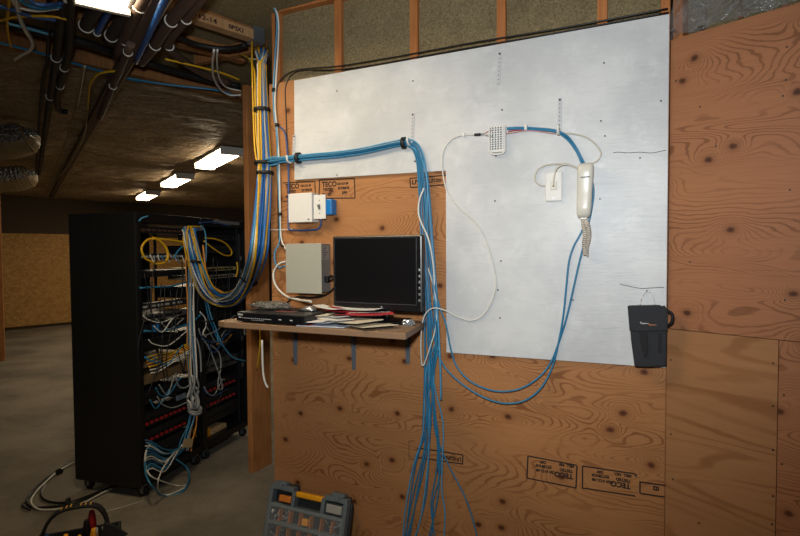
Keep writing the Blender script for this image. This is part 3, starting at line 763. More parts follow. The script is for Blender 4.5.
def bundle(centre, rads, cols, labels, r, group, name='cable', per=6, spread0=None, spread1=None, twist=1.2, jit=.003):
    """parallel cables packed round a centre line; spread0/1 give each its own extra start/end points"""
    P = spline(centre, per); fr = frames(P); n = len(P); L = len(cols)
    for i in range(L):
        rad = math.sqrt((i+.5)/L); th = i*2.39996
        pts = []
        for k_ in range(0, n, 2):
            s = k_/(n-1); R_ = rads(s); t, a, b = fr[k_]; ph = th+twist*s*math.sin(i*1.7+s*5)
            rr = rad*(1+.12*math.sin(s*9+i*2.1))
            pts.append(P[k_]+(a*math.cos(ph)+b*math.sin(ph))*R_*rr)
        if spread0: pts = list(spread0(i))+pts
        if spread1: pts = pts+list(spread1(i))
        wire(pts, r, cols[i], labels[i], name, 'cable', group, 6, 3)
def q_(x, y, c): return W(x, y, c)
def lerp(p, q2, s): return p*(1-s)+q2*s
# trunk: down beside the post, then sweeping left into the racks
RKP = lambda x, y, c=.07: K(x, y, c)
trunk = [W(262, 64, .02), W(262, 90, .025), W(263, 130, .03), W(264, 160, .035), W(263, 190, .05), W(260.5, 225, .06), W(257, 255, .06),
         lerp(W(248, 281, .1), RKP(248, 281), .3), lerp(W(236, 297, .1), RKP(236, 297), .55), RKP(221, 300, .16), RKP(208, 292, .12), RKP(200, 276, .10), RKP(194, 256, .09), RKP(190, 238, .08), RKP(189, 230, .06)]
seq = [CT, CT, CY, CT, CW, CT, CT, CY, CT, CW, CY, CT, CY, CW, CL, CL, CY, CT, CW, CY, CT, CY, CW, CT, CG, CY, CT, CY, CW, CT]
nm_ = {id(CT): 'blue', id(CY): 'yellow', id(CB): 'blue', id(CW): 'white', id(CL): 'pale blue', id(CG): 'grey', id(CO): 'orange'}
trl = [nm_[id(c)]+' cable in the thick trunk curving from the post to the racks' for c in seq]
random.seed(11)
starts = [(rnd(255, 268), rnd(46, 54)) for _ in seq]
def trad(s): return .021+.031*math.sin(min(1, s*1.05)*math.pi/1.6)
bundle(trunk, trad, seq, trl, .0052, 'trunk cables from post to racks', spread0=lambda i: [W(starts[i][0], starts[i][1], -.06+.01*(i % 5)), W(262+(starts[i][0]-262)*.7, 57, -.01+.006*(i % 5))],
       spread1=lambda i: [RKP(184+i*.65, 228+rnd(-1, 1), .05), RKP(183.5+i*.65, 230+rnd(0, 3), -.03)])
wire([W(262, 200, .05), W(260, 228, .06), W(255, 258, .065), lerp(W(247, 279, .1), RKP(247, 279), .3), lerp(W(238, 291, .1), RKP(238, 291), .5), RKP(230, 295, .2), RKP(222, 292, .16), RKP(212, 285, .12), RKP(206, 270, .10), RKP(204, 255, .09), RKP(203, 245, .07)], .007, CO, 'orange cable along the inner edge of the thick trunk at the racks')
# tail of the trunk hanging inside between the racks
seq2 = [CB, CW, CL, CG, CY, CW, CB, CG, CW, CO]
bundle([K(191, 236, .05), K(191, 260, .045), K(190.5, 290, .04), K(191, 320, .04), K(192, 350, .04), K(193, 380, .04)], lambda s: .028+.004*math.sin(s*9), seq2,
       [nm_[id(c)]+' cable in the upright bundle between the two racks' for c in seq2], .0045, 'upright cables between the racks', twist=.6)
seq3 = [CG, CW, CG, CG, CW, CG, CG, CW]
bundle([K(193, 376, .045), K(193, 388, .05), K(194, 398, .05), K(194, 408, .05)], lambda s: .03+.022*math.sin(s*3), seq3,
       [nm_[id(c)]+' cable in the pale hank hanging at the middle uprights' for c in seq3], .0065, 'pale cable hank between the racks', twist=1.5)
bm = newbm(); c0 = K(195, 410, .07)
for i in range(4): ring(bm, c0+UP*.008*i-UP*.012, V((.3, -.2, 1)), .04+.004*(i % 2), .006, 24)
single('cable_coil', bm, CG, 'pale grey coiled cable at the foot of the hank between the racks', 'cable coil')
seq4 = [CO, CB, CW, CL, CB, CO]
bundle([K(194, 412, .04), K(191, 425, .04), K(187, 440, .05), K(184, 450, .05)], lambda s: .028+.02*s, seq4,
       [nm_[id(c)]+' cable fanning down below the pale coil' for c in seq4], .005, 'cables below the pale coil', twist=.5)
seq5 = [CB, CL, CW, CB, CL, CB, CW, CG, CB, CL, CB, CW]
random.seed(4)
for i, c in enumerate(seq5):
    y = 432+i*3
    wire(kp([(188-i*.3, 444+rnd(-3, 3)), (178, 452+rnd(-4, 4)), (165, y+18-i*1.2+rnd(-2, 2)), (152, y+10-i*.6), (146+rnd(-1, 1), y+8)], .03+.004*(i % 4)), .0045, c, nm_[id(c)]+' patch cord spread over the foot of the near rack', group='patch cords at the foot of the near rack')
wire([K(145, 462, .05), K(146, 474, .10), K(152, 486, .16), F(165, 496, .008), F(183, 491, .008), K(189, 478, .12), K(187, 468, .06), K(176, 459, .03)], .006, CB, 'blue cable drooping in a wide loop to the floor at the near rack')
wire([K(170, 458, .05), K(162, 470, .08), K(158, 482, .10), F(159, 492, .007), F(168, 495, .007), F(187, 486, .007), F(176, 485.5, .007), K(154, 478, .1), K(146, 470, .05)], .005, CW, 'white cable looping onto the floor at the near rack')
wire(kp([(150, 444), (146, 452), (145, 463), (146, 470)], .03), .007, CW, 'thick white cable hanging at the lower left edge of the near rack')
bm = newbm(); box(bm, Frame(K(188, 443, .10), (KF.ex+UP*-.35), UP+KF.ex*.35, KF.ez), -.05, .05, -.028, .028, -.001, .001); t_ = single('paper_tag', bm, M_tagm, 'tan paper tag hanging among the blue cables at the near rack', 'tag')
bm = newbm(); box(bm, KF, .38, .47, .515, .55, -.055, -.035, .004); single('power_adapter', bm, mat('adapter_blue_grey', '6e7a86', .45), 'small pale blue grey adapter on the red latched rows of the near rack', 'adapter')
T = Thing('cable_manager', 'black upright cable channel between the two racks', 'cable channel', KF.p(.606, .2, .0))
bm = newbm(); box(bm, KF, .58, .632, .12, 1.74, .001, .008, .002); T.part('channel', bm, M_blackm)
for z in (1.42, 1.2, 1.05): bm = newbm(); ring(bm, KF.p(.606, z, .04), UP, .05, .006, 18); T.part('loop', bm, M_hose)

# ties round the trunk
def tie(c, axis, R0, label, r=.006, grp='black cable ties'):
    b_ = newbm(); a = V(axis).normalized(); tube(b_, [c-a*.008, c+a*.008], R0, 14, smooth=False); single('cable_tie', b_, M_hose, label, 'cable tie', grp)
tie(W(264, 163, .037), UP, .050, 'black tie round the trunk where the blue wall cables branch off')
tie(lerp(W(249, 280, .1), RKP(249, 280), .28), (-.5, .1, -.8), .056, 'black tie round the trunk above the plastic bag on the shelf')
tie(RKP(194.5, 262, .095), (.1, .2, 1), .046, 'black tie round the trunk where it drops at the racks')
tie(W(262, 110, .028), UP, .044, 'black tie round the trunk high beside the post')

# loose cables at the top of the post
wire([W(240, 54, -.2), W(247, 57, -.1), W(253, 66, -.03), W(255, 80, 0), W(256, 130, .01), W(259, 160, .03), W(262, 200, .05)], .005, CY, 'yellow cable bending over the top of the tall post')
wire([W(252, 40, -.1), W(252, 60, -.02), W(253, 100, 0), W(255, 150, .02), W(260, 170, .05)], .005, CY, 'yellow cable dropping from the ceiling along the tall post')
wire([W(240, 53, -.2), W(248, 58, -.1), W(258, 59, -.06), W(268, 54, -.03)], .004, CW, 'white wire strung from the post top to the wall stud')

# ================================================================== CABLES on the wall, left part
tops = 'cables down the left end of the wall'
wire([W(266, 6, 0), W(263, 3, .01), W(266, 0, .02), W(273, 6, .02), W(278, 17, .02), W(278.5, 40, .015), W(276, 80, .012), W(275, 105, .012), W(277, 128, .012), W(279, 160, .012), W(280, 200, .012), W(281, 236, .012), W(285.5, 249, .03)], .0045, CW, 'white cable hooking over the top of the wall stud and down to the grey box', group=tops)
wire([W(266, 1, .0), W(274, 8, .022), W(277, 22, .014), W(275, 60, .012), W(273.5, 90, .012), W(274, 112, .012), W(277, 136, .016), W(278, 170, .012), W(280, 236, .012), W(275, 251, .02), W(275, 262, .02), W(279, 267.5, .02), W(285, 266, .04)], .0045, CL, 'pale blue cable running down beside the white one to the grey box', group=tops)
wire([W(267, -2, .0), W(275, 10, .014), W(276, 40, .01), W(273.8, 88, .01), W(276, 120, .01), W(278, 170, .01), W(279, 237, .01), W(284, 247, .03)], .0045, CK, 'black cable running down beside the white one to the grey box', group=tops)
wire([W(286, 261.5, .05), W(279, 264, .05), W(274, 271, .05), W(274, 281, .05), W(279, 290, .05), W(288, 297, .06), W(300, 300, .10), W(311, 301.5, .16)], .0055, CW, 'thick white cable looping from the grey box down to the shelf')
wire([W(330, 276, .04), W(334, 276.5, .04), W(336, 280, .03), W(334, 288, .02), W(325, 295, .02), W(312, 297.5, .02), W(298, 297, .03), W(290, 300, .06), W(284, 306, .10)], .005, CK, 'black power cord drooping from the plug of the grey box')
B1 = [W(274, 98, .012), W(276, 86, .012), W(281, 77.5, .012), W(292, 70.5, .012), W(308, 67.8, .012), W(337, 65.5, .012), W(375, 59.5, .012), W(412, 53, .016), W(480, 40.5, .016), W(545, 30, .016), W(602, 19.8, .016), W(668, 7.5, .016)]
B1 = [p-WF.ez*.010 for p in B1]
wire(B1, .0034, CK, 'upper one of two black cables running above the white panel')
B2 = [W(287, 226, .012), W(287.5, 170, .012), W(286, 144, .012), W(285, 118, .012), W(284, 92, .012), W(286, 81, .012), W(292, 73, .012), W(304, 69.6, .012), W(337, 69, .012), W(375, 64, .014), W(412, 57.2, .016), W(480, 45, .016), W(545, 34, .016), W(602, 23.4, .016), W(669, 11.3, .016)]
B2 = [p-WF.ez*.010 for p in B2]
wire(B2, .0030, CK, 'lower one of two black cables above the white panel, turning down to the white box')
wire([W(280, 127, .012), W(284, 131, .012), W(286.5, 142, .014), W(288.5, 175, .016), W(288.3, 222, .016), W(289, 229, .02), W(296, 230.3, .02), W(310, 230, .02), W(318, 229, .02), W(321, 224, .02), W(321, 219, .02)], .0045, CD, 'dark blue cable bending under the white thermostat box')
wire([W(268, 229.6, .01), W(280, 229.8, .012), W(292, 229.2, .008)], .0025, CW, 'thin white string crossing to the dark blue cable left of the white box', 'string', 'string')
wire([W(262, 340, -.05), W(263, 370, -.05), W(265, 382, -.04), W(268, 388, -.04)], .006, CW, 'white cable hanging between post and plywood edge below the shelf')
wire([W(260, 322, -.05), W(260, 345, -.1), W(257, 370, -.2)], .005, CY, 'yellow cable hanging below the shelf beside the post')
tie(W(273.8, 90, .014), UP, .011, 'small black tie on the cables at the top corner of the plywood')
tie(W(277, 125, .014), UP, .011, 'small black tie on the cables level with the strap hanger')
tie(W(280, 214, .014), UP, .010, 'small black tie on the cables left of the white box')

# ================================================================== BLUE CABLE BUNDLE
Bc = [W(262, 164, .04), W(270, 161.5, .04), W(280, 160, .035), W(292, 158.5, .032), W(315, 156.5, .03), W(340, 154.5, .03), W(365, 151, .03), W(388, 146, .03), W(403, 143.2, .028), W(410, 143.5, .028), W(416, 148, .028), W(420.5, 160, .028), W(423, 180, .028), W(425, 205, .028), W(427, 235, .03), W(429.5, 265, .03), W(432, 295, .03), W(433, 320, .03), W(433.5, 345, .03)]
ends = [[(424, 420), (414, 455), (406, 500), (403.5, 534), (402, 552)], [(426, 415), (416, 450), (409, 495), (405, 534), (404, 552)], [(430, 410), (423, 455), (415, 490), (404.5, 534), (405, 552)],
        [(428, 425), (420, 470), (413, 510), (409, 534), (407, 552)], [(429, 430), (426, 470), (420, 510), (411.5, 534), (409, 552)], [(437, 420), (439, 460), (432, 490), (432, 515), (427, 536), (426, 552)],
        [(438, 425), (440, 465), (438, 490), (431, 520), (428, 536), (427, 552)], [(437, 425), (437, 455), (431, 492), (434, 520), (435, 536), (435, 552)], [(442, 410), (441, 455), (441, 480), (444, 500), (443, 525), (442, 552)],
        [(435, 412), (440, 432), (452, 458), (466, 485), (475, 512), (480, 536), (482, 552)], [(426, 405), (424, 440), (416, 470), (404, 528), (400, 552)], [(430, 404), (428, 440), (425, 485), (416, 520), (410, 552)]]
blab = ['blue cable in the long wall bundle, its tail fanning out to the floor']*9+['blue cable in the wall bundle whose tail swings far right below the shelf']+['blue cable in the long wall bundle, its tail fanning out to the floor']*2
ENDX = [e[0][0] for e in ends]
random.seed(5)
def brad(s): return .026 if s < .1 else (.0165 if s < .42 else .0165+.013*min(1, (s-.42)/.4))
bundle(Bc, brad, [CB if i % 4 else CL for i in range(12)], [l if i % 4 else l.replace('blue cable', 'paler blue cable') for i, l in enumerate(blab)], .0034, 'blue cables of the wall bundle', per=6,
       spread0=lambda i: [W(263+rnd(-3, 3), 230, .05), W(262.5+rnd(-3, 3), 195, .045), W(260+rnd(-2, 2), 172, .045)], spread1=lambda i: [W(427+.55*(ENDX[i]-430)*.35+i*.55, 372+(i*7) % 23, .03)]+[W(x+(i % 3)-1, y+12, .03-.001*i) for x, y in ends[i]], twist=.5)
wire([W(407, 145, .04), W(416, 150, .04), W(424, 165, .04), W(427.5, 185, .03), W(427, 210, .03), W(428.5, 245, .04), W(432, 280, .045), W(437, 310, .05), W(440, 360, .04), W(441, 400, .04)], .0045, CL, 'paler blue cable swinging wide at the bend of the wall bundle')
wire([W(420, 240, .03), W(421, 270, .03), W(424, 310, .035), W(425, 360, .03), W(424, 400, .03), W(423, 430, .02)], .0045, CB, 'blue cable standing a little left of the wall bundle')
wire([W(424, 188, .05), W(419.5, 200, .05), W(418.5, 212, .05), W(421, 222, .055), W(427, 235, .055), W(431, 250, .055), W(434, 275, .05), W(434, 300, .05)], .004, CW, 'white cable winding round the upper blue bundle')
wire([W(489.5, 133.5, .02), W(484, 134.5, .02), W(474, 135, .02), W(463, 135, .02), W(452, 139, .02), W(444.5, 148, .02), W(442, 160, .02), W(443.5, 178, .02), W(448, 193, .02), W(459, 208, .02), W(473, 220, .02), W(483, 234, .02), W(489, 250, .02), W(494, 268, .02), W(496, 285, .02), W(491, 303, .02), W(482, 316, .02), W(470, 320.5, .02), W(456, 316, .025), W(445, 310.5, .04), W(434, 308, .06), W(427, 312, .065), W(422.5, 322, .065), W(421, 340, .06), W(421.2, 358, .06), W(422.5, 365.5, .055), W(425, 362, .05), W(430, 347, .05), W(435, 330, .05), W(436.5, 305, .05), W(433, 285, .05), W(428, 268, .055)], .0031, CW, 'thin white wire wandering from the punch block round the blue bundle')
bl = 'phone'
wire([W(507, 128, .03), W(520, 127.5, .025), W(540, 128.5, .025), W(556, 130.5, .025), W(567, 136, .025), W(575, 146, .025), W(581, 157, .022), W(586, 167, .02), W(591, 178, .02), W(593.5, 192, .02), W(591, 212, .02), W(587, 230, .02), W(583, 248, .02), W(578, 268, .02), W(572, 295, .02), W(566, 320, .02), W(558, 345, .02), W(550, 364, .02), W(538, 378, .03), W(522, 388, .035), W(505, 391.5, .035), W(488, 389.5, .035), W(470, 381, .035), W(457, 367, .035), W(451, 350, .04), W(446, 325, .04), W(440, 308, .045), W(434, 285, .05), W(430, 260, .05)], .0040, CB, 'blue cable passing behind the handset, the higher of two in the big sag')
wire([W(507, 129, .03), W(520, 129, .025), W(540, 130, .025), W(556, 132, .025), W(567, 139, .025), W(575, 149, .025), W(580, 159, .022), W(584, 172, .018), W(587.5, 200, .018), W(583, 228, .018), W(574, 246, .018), W(569, 262, .02), W(566, 290, .02), W(563, 318, .02), W(558, 345, .022), W(552, 368, .022), W(541, 388, .03), W(526, 400, .035), W(508, 403.5, .035), W(490, 400, .035), W(472, 391, .035), W(456, 379, .035), W(444, 366, .035), W(437, 350, .04), W(433, 325, .05), W(430, 300, .05)], .0040, CB, 'blue cable leaving the handset to the left, the lower of two in the big sag')
tie(W(404, 143, .028), V(WF.ex), .027, 'black tie round the blue bundle just before it bends down')
tie(W(298.5, 158, .032), V(WF.ex), .028, 'black tie round the blue bundle at the left edge of the white panel')
tie(W(265, 173, .045), UP, .045, 'black tie round the trunk just below the blue branch')
T = Thing('inline_connector', 'small black inline connector on the white wire left of the punch block', 'connector', W(478, 134.7, .02))
bm = newbm(); tube(bm, [W(474.5, 134.8, .02), W(480.5, 134.5, .02)], .0062, 10, smooth=False); T.part('body', bm, M_blackp)
bm = newbm(); tube(bm, [W(480.5, 134.5, .02), W(484, 134.3, .02)], .004, 8, smooth=False); T.part('sleeve', bm, M_silver)
bm = newbm(); box(bm, Frame(W(464, 135, .016), WF.ex, UP, WF.ez), -.006, .006, -.009, .009, 0, .012, .002); single('cable_clip', bm, M_wbox, 'small white clip holding the thin wire at the top of its curve', 'clip')
bm = newbm(); box(bm, Frame(W(526.5, 128, .016), WF.ex, UP, WF.ez), -.005, .005, -.012, .012, 0, .022, .002); single('cable_clip', bm, M_wbox, 'small white clip on the blue pair right of the punch block', 'clip')

# strap hangers
def hanger(top, bot, label, hook=True):
    a0, b0 = WF.ab(*top, .016); a1, b1 = WF.ab(*bot, .016); T = Thing('strap_hanger', label, 'strap', WF.p(a1, b1, .02), 'perforated white strap hangers'); fr = Frame(WF.p(a1, b1, .016), WF.ex, WF.p(a0, b0)-WF.p(a1, b1), WF.ez); L = b0-b1
    hw = .0075; pts = [(-hw, .0), (hw, .0), (hw, L), (-hw, L)]
    b_ = newbm(); prism(b_, fr, pts, .0, .0025, .0005); T.part('strap', b_, mat('strap_white', 'b9babd', .45))
    n = max(5, int(L/.016))
    for i in range(n):
        b_ = newbm(); disc(b_, fr.p(0, L*(i+.5)/n, .0025), WF.ez, .0024, .0006, 8); T.part('hole', b_, mat('hole_grey', '6d6f75', .6))
    b_ = newbm(); disc(b_, fr.p(0, L-.008, .0025), WF.ez, .0042, .002); T.part('screw', b_, M_nail)
    if not hook: return
    b_ = newbm(); tube(b_, [fr.p(0, .004, .002), fr.p(0, -.012, .012), fr.p(0, -.018, .035), fr.p(0, -.008, .052), fr.p(0, .015, .056)], .005, 8, 4); T.part('hook', b_, M_wbox)
hanger((500, 52), (498, 86), 'perforated white strap with nothing on it high on the white panel', False)
hanger((560, 98), (559.5, 131), 'perforated white strap above the phone, holding the blue pair')
hanger((413, 113), (412, 142), 'perforated white strap where the blue bundle bends down')
hanger((294.5, 135), (293.5, 160), 'perforated white strap at the left edge of the white panel')

# ================================================================== PUNCH BLOCK
T = Thing('punch_block', 'white terminal block with rows of metal clips on the white panel', 'terminal block', WF.p(.636, 1.955, .016))
bm = newbm(); box(bm, WF, .601, .672, 1.958, 2.066, .016, .034, .003); T.part('body', bm, M_wbox)
bm = newbm(); tube(bm, [WF.p(.668, 1.962, .03), WF.p(.655, 1.951, .032), WF.p(.617, 1.951, .032), WF.p(.604, 1.962, .03)], .004, 8, 4); T.part('bracket', bm, M_wbox)
for r_ in range(10):
    for c_ in range(6):
        a = .608+c_*.0115; b = 1.972+r_*.0096
        bm = newbm(); box(bm, WF, a-.0024, a+.0024, b-.0026, b+.0026, .034, .039); T.part('clip', bm, mat('clip_dark', '565a5e', .35, .6))
for a in (.606, .668): 
    bm = newbm(); box(bm, WF, a-.002, a+.002, 1.962, 2.062, .034, .040); T.part('fanning_strip', bm, M_wbox)
wire([W(508, 131.5, .03), W(514, 130.5, .028), W(522, 130, .026)], .002, mat('red_wire', 'b04a4a', .5), 'short red wire fanning from the blue pair into the terminal block', 'wire', 'wire')
wire([W(506, 133.5, .035), W(514, 132.5, .028), W(530, 130.5, .024), W(556, 134, .022)], .002, mat('pink_wire', 'c98f8c', .5), 'pinkish wire running under the blue pair from the terminal block', 'wire', 'wire')
wire([W(484, 134, .02), W(488, 131.5, .03), W(493, 130.5, .037)], .0018, mat('red_wire', 'b04a4a', .5), 'thin red wire entering the left side of the terminal block', 'wire', 'wire')
wire([W(484, 134.6, .02), W(488, 136, .03), W(493, 136.5, .037)], .0018, CG, 'thin grey wire entering the left side of the terminal block', 'wire', 'wire')

# ================================================================== TELEPHONE
pa, pb = .2885, 1.778
HF = Frame(WF.p(pa, pb, .016), -(WF.ex*math.cos(.035)+UP*math.sin(.035)*-1), UP*math.cos(.035)+WF.ex*math.sin(.035)*-1, WF.ez)
T = Thing('telephone', 'ivory wall telephone handset with a hanging coiled cord', 'telephone', WF.p(pa, pb-.1, .03))
# base plate and handset as rounded lofts
def loft(rows, fr, sides=24, e=3.2):
    b_ = newbm(); rings = []
    for (b, hw, c0, c1) in rows:
        cm, hc = (c0+c1)/2, (c1-c0)/2; rv = []
        for k_ in range(sides):
            th = 2*math.pi*k_/sides; x = math.copysign(abs(math.cos(th))**(2/e), math.cos(th)); y = math.copysign(abs(math.sin(th))**(2/e), math.sin(th))
            rv.append(b_.verts.new(fr.p(.91*hw*x, b, cm+hc*y)))
        rings.append(rv)
    for i in range(len(rings)-1):
        for k_ in range(sides): b_.faces.new((rings[i][k_], rings[i][(k_+1) % sides], rings[i+1][(k_+1) % sides], rings[i+1][k_])).smooth = True
    b_.faces.new(rings[0]); b_.faces.new(rings[-1]); return b_
T.part('cradle', loft([(-.1, .018, .0, .012), (-.09, .026, 0, .02), (.085, .030, 0, .02), (.1, .026, 0, .016)], HF), M_phone)
hs = T.part('handset', loft([(-.106, .012, .024, .036), (-.102, .022, .02, .05), (-.09, .028, .02, .06), (-.06, .030, .02, .062), (-.02, .0305, .022, .056), (.02, .0315, .022, .056), (.06, .0325, .022, .06), (.09, .032, .02, .062), (.1, .029, .02, .056), (.106, .022, .024, .042)], HF), M_phone)
bm = newbm(); box(bm, HF, -.015, .018, .047, .0515, .0565, .0605, .001); T.part('slot', bm, mat('slot_grey', '55544f', .5), 'dark slot on the handset', hs)
bm = newbm(); prism(bm, HF, [(-.012, -.112), (.012, -.112), (.015, -.1), (-.015, -.1)], .02, .04, .003); T.part('cord_plug', bm, M_phone)
# coiled cord: hangs in one thick twist
base = [W(584.5, 219, .04), W(587, 224, .045), W(588.5, 232, .045), W(588, 240, .04), W(586, 248, .035), W(586, 256, .035)]
P = spline(base, 40); fr_ = frames(P); pts = []
for i, (p, (t, a, b)) in enumerate(zip(P, fr_)):
    th = i*.82; R_ = .0085 if i > 25 else .003+.0055*i/25; pts.append(p+(a*math.cos(th)+b*math.sin(th))*R_)
bm = newbm(); tube(bm, pts, .0026, 6, smooth=False); T.part('coiled_cord', bm, mat('coil_beige', 'd0c6b8', .5))
base = [W(584, 216, .038), W(583.5, 224, .05), W(585, 234, .055), W(584, 244, .05), W(585.5, 254, .045)]
P = spline(base, 40); fr_ = frames(P)
pts = [p+(a*math.cos(i*.82)+b*math.sin(i*.82))*.007 for i, (p, (t, a, b)) in enumerate(zip(P, fr_))]
bm = newbm(); tube(bm, pts, .0026, 6, smooth=False); T.part('coiled_cord', bm, mat('coil_beige', 'd0c6b8', .5))
# jack plate
T = Thing('jack_plate', 'white wall plate with one cord plugged in, left of the phone', 'wall plate', WF.p(.41, 1.742, .02))
bm = newbm(); box(bm, WF, .376, .442, 1.745, 1.862, .016, .027, .004); T.part('plate', bm, M_wbox)
bm = newbm(); box(bm, WF, .397, .421, 1.79, 1.825, .027, .03, .002); T.part('insert', bm, M_phone)
bm = newbm(); disc(bm, W(553.5, 186, .03), WF.ez, .004, .007); T.part('jack', bm, M_tan)
bm = newbm(); disc(bm, WF.p(.409, 1.757, .027), WF.ez, .0035, .0015); T.part('screw', bm, M_silver)
wire([W(553.5, 186, .036), W(554, 178, .042), W(556, 170, .04), W(560, 166, .035), W(566, 164.5, .03), W(573, 166, .025), W(578, 169, .03)], .003, M_cordw, 'ivory cord from the wall plate jack up to the phone', 'cord', 'cord')
wire([W(546, 186, .02), W(540, 185, .022), W(535.5, 181, .022), W(535, 176, .022), W(538.5, 169, .022), W(547, 165, .022), W(557, 164, .024), W(567, 164, .026), W(574, 166.5, .026), W(578, 168, .03)], .003, M_cordw, 'ivory cord looping round the left of the wall plate to the phone', 'cord', 'cord')
wire([W(559, 133.5, .022), W(570, 133.5, .022), W(583, 136, .022), W(592, 141, .022), W(598.5, 148, .022), W(601, 154, .022), W(598, 160, .022), W(591, 164, .022)], .003, M_cordw, 'ivory cord curving from the strap above the phone down to its right side', 'cord', 'cord')
wire([W(524, 128.5, .02), W(540, 131.5, .02), W(553, 133.5, .02), W(560, 133.6, .02)], .0025, M_cordw, 'ivory wire running below the blue pair to the strap above the phone', 'cord', 'cord')

# ================================================================== WHITE BOX with switch, GREY BOX
T = Thing('thermostat_box', 'white box with a blue-backed switch mounted under the stamped lettering', 'control box', WF.p(1.6, 1.69, .03))
bm = newbm(); box(bm, WF, 1.535, 1.672, 1.692, 1.834, .0005, .065, .003); T.part('cover', bm, M_wbox)
bm = newbm(); prism(bm, WF, [(1.546, 1.705), (1.549, 1.702), (1.557, 1.702), (1.560, 1.705), (1.557, 1.709), (1.549, 1.709)], .0652, .0658); T.part('marking', bm, mat('grey_print', '6c6c6c', .6))
bm = newbm(); box(bm, WF, 1.432, 1.528, 1.725, 1.80, .0005, .05, .006); T.part('electrical_box', bm, M_bluebox, 'blue plastic electrical box')
bm = newbm(); box(bm, WF, 1.462, 1.530, 1.705, 1.822, .05, .057, .003); pl = T.part('switch_plate', bm, M_wbox)
bm = newbm(); box(bm, WF, 1.491, 1.501, 1.752, 1.776, .057, .062, .001); box(bm, WF, 1.492, 1.500, 1.762, 1.774, .062, .072, .002); T.part('toggle', bm, mat('toggle_grey', '77746e', .5), None, pl)
for b in (1.733, 1.795): bm = newbm(); disc(bm, WF.p(1.496, b, .057), WF.ez, .003, .001); T.part('screw', bm, M_steel, None, pl)

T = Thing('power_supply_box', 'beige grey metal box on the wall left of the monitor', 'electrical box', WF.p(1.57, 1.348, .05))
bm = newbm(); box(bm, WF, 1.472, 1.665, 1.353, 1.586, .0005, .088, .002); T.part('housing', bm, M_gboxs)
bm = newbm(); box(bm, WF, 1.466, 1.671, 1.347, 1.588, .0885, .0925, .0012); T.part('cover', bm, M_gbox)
SD = Frame(WF.p(1.472, 0, 0), -WF.ez, UP, -WF.ex)
bm = newbm(); box(bm, SD, -.075, -.02, 1.51, 1.575, .0005, .0015); lab = T.part('side_label', bm, mat('label_grey', '8b8884', .6))
bm = newbm()
for i in range(5): box(bm, SD, -.07, -.07+.02+.02*((i*7) % 3)/2, 1.519+.011*i, 1.523+.011*i, .0015, .002)
T.part('print', bm, M_pdark, None, lab)
bm = newbm(); box(bm, SD, -.062, -.032, 1.40, 1.43, .0005, .02, .003); T.part('plug', bm, M_blackp)
bm = newbm(); tube(bm, [SD.p(-.047, 1.415, .02), SD.p(-.047, 1.415, .04)], lambda s: .011-.005*s, 10, smooth=False); T.part('plug_boot', bm, M_blackp)

# ================================================================== SHELF
ZS = 1.232
T = Thing('wall_shelf', 'brown wooden shelf on grey brackets across the plywood wall', 'shelf', WF.p(1.36, ZS-.03, .2))
SH = Frame(WF.p(0, ZS, 0), WF.ex, WF.ez, UP)
bm = newbm(); prism(bm, SH, [(.968, 0.002), (.913, .365), (1.805, .375), (1.86, .355), (1.865, .30), (1.80, .002)], -.026, 0, .003); T.part('board', bm, M_shelf)
for px_, py_ in ((407.5, 364), (353.5, 370), (295, 365)):
    u, zb = WF.ab(px_, py_, .008); zb -= ZS-.026
    BF = Frame(WF.p(u, ZS-.026, 0), WF.ez, UP, WF.ex)
    bm = newbm(); prism(bm, Frame(WF.p(u, ZS-.026, 0), WF.ex, UP, WF.ez), [(-.017, -.001), (.017, -.001), (.0085, zb), (-.0085, zb)], .0005, .007, .001); bp = T.part('bracket', bm, M_bracket)
    bm = newbm(); prism(bm, BF, [(.0075, -.0), (.30, 0), (.30, -.008), (.06, -.02), (.022, -.04), (.008, zb+.03), (.0072, zb+.02), (.0072, 0)], -.004, .004, .001); br = T.part('brace', bm, M_bracket, None, bp)
    bm = newbm(); disc(bm, WF.p(u, ZS-.026+zb+.014, .0125), WF.ez, .004, .002); T.part('screw', bm, M_silver, None, bp)

# router
RT = Frame(WF.p(1.565, ZS, .235), (WF.ex*math.cos(.03)+WF.ez*-math.sin(.03)), (WF.ez*math.cos(.03)+WF.ex*math.sin(.03)), UP)
T = Thing('network_router', 'flat black router with small white lettering on the left of the shelf', 'router', RT.p(0, 0, 0))
bm = newbm(); box(bm, RT, -.195, .185, -.12, .125, .006, .046, .004); T.part('case', bm, M_blackp)
RTF = Frame(RT.p(0, 0, 0), -RT.ex, UP, RT.ey)
bm = newbm(); box(bm, RTF, -.178, .188, .008, .044, .1255, .130, .002); fp = T.part('front_panel', bm, M_bezel)
bm = newbm()
for i, (w_, h_) in enumerate(((.004, .007), (.0035, .009), (.004, .006), (.003, .008), (.004, .006))): box(bm, RTF, -.17+i*.006, -.17+i*.006+w_, .033, .033+h_, .130, .1305)
T.part('lettering', bm, M_led, 'small white lettering', fp)
bm = newbm()
for i in range(14): box(bm, RTF, -.145+i*.012, -.138+i*.012, .021, .0235, .130, .1305)
for i in range(8): box(bm, RTF, -.09+i*.009, -.086+i*.009, .014, .016, .130, .1305)
T.part('port_marking', bm, M_led, 'row of small white port marks', fp)
for a in (-.165, .06, .12): bm = newbm(); box(bm, RTF, a, a+.014, .022, .026, .130, .1305); T.part('indicator', bm, M_led, None, fp)
for a, b in ((-.17, -.1), (.16, -.1), (-.17, .1), (.16, .1)): bm = newbm(); disc(bm, RT.p(a, b, 0), UP, .01, .0065); T.part('foot', bm, M_hose)
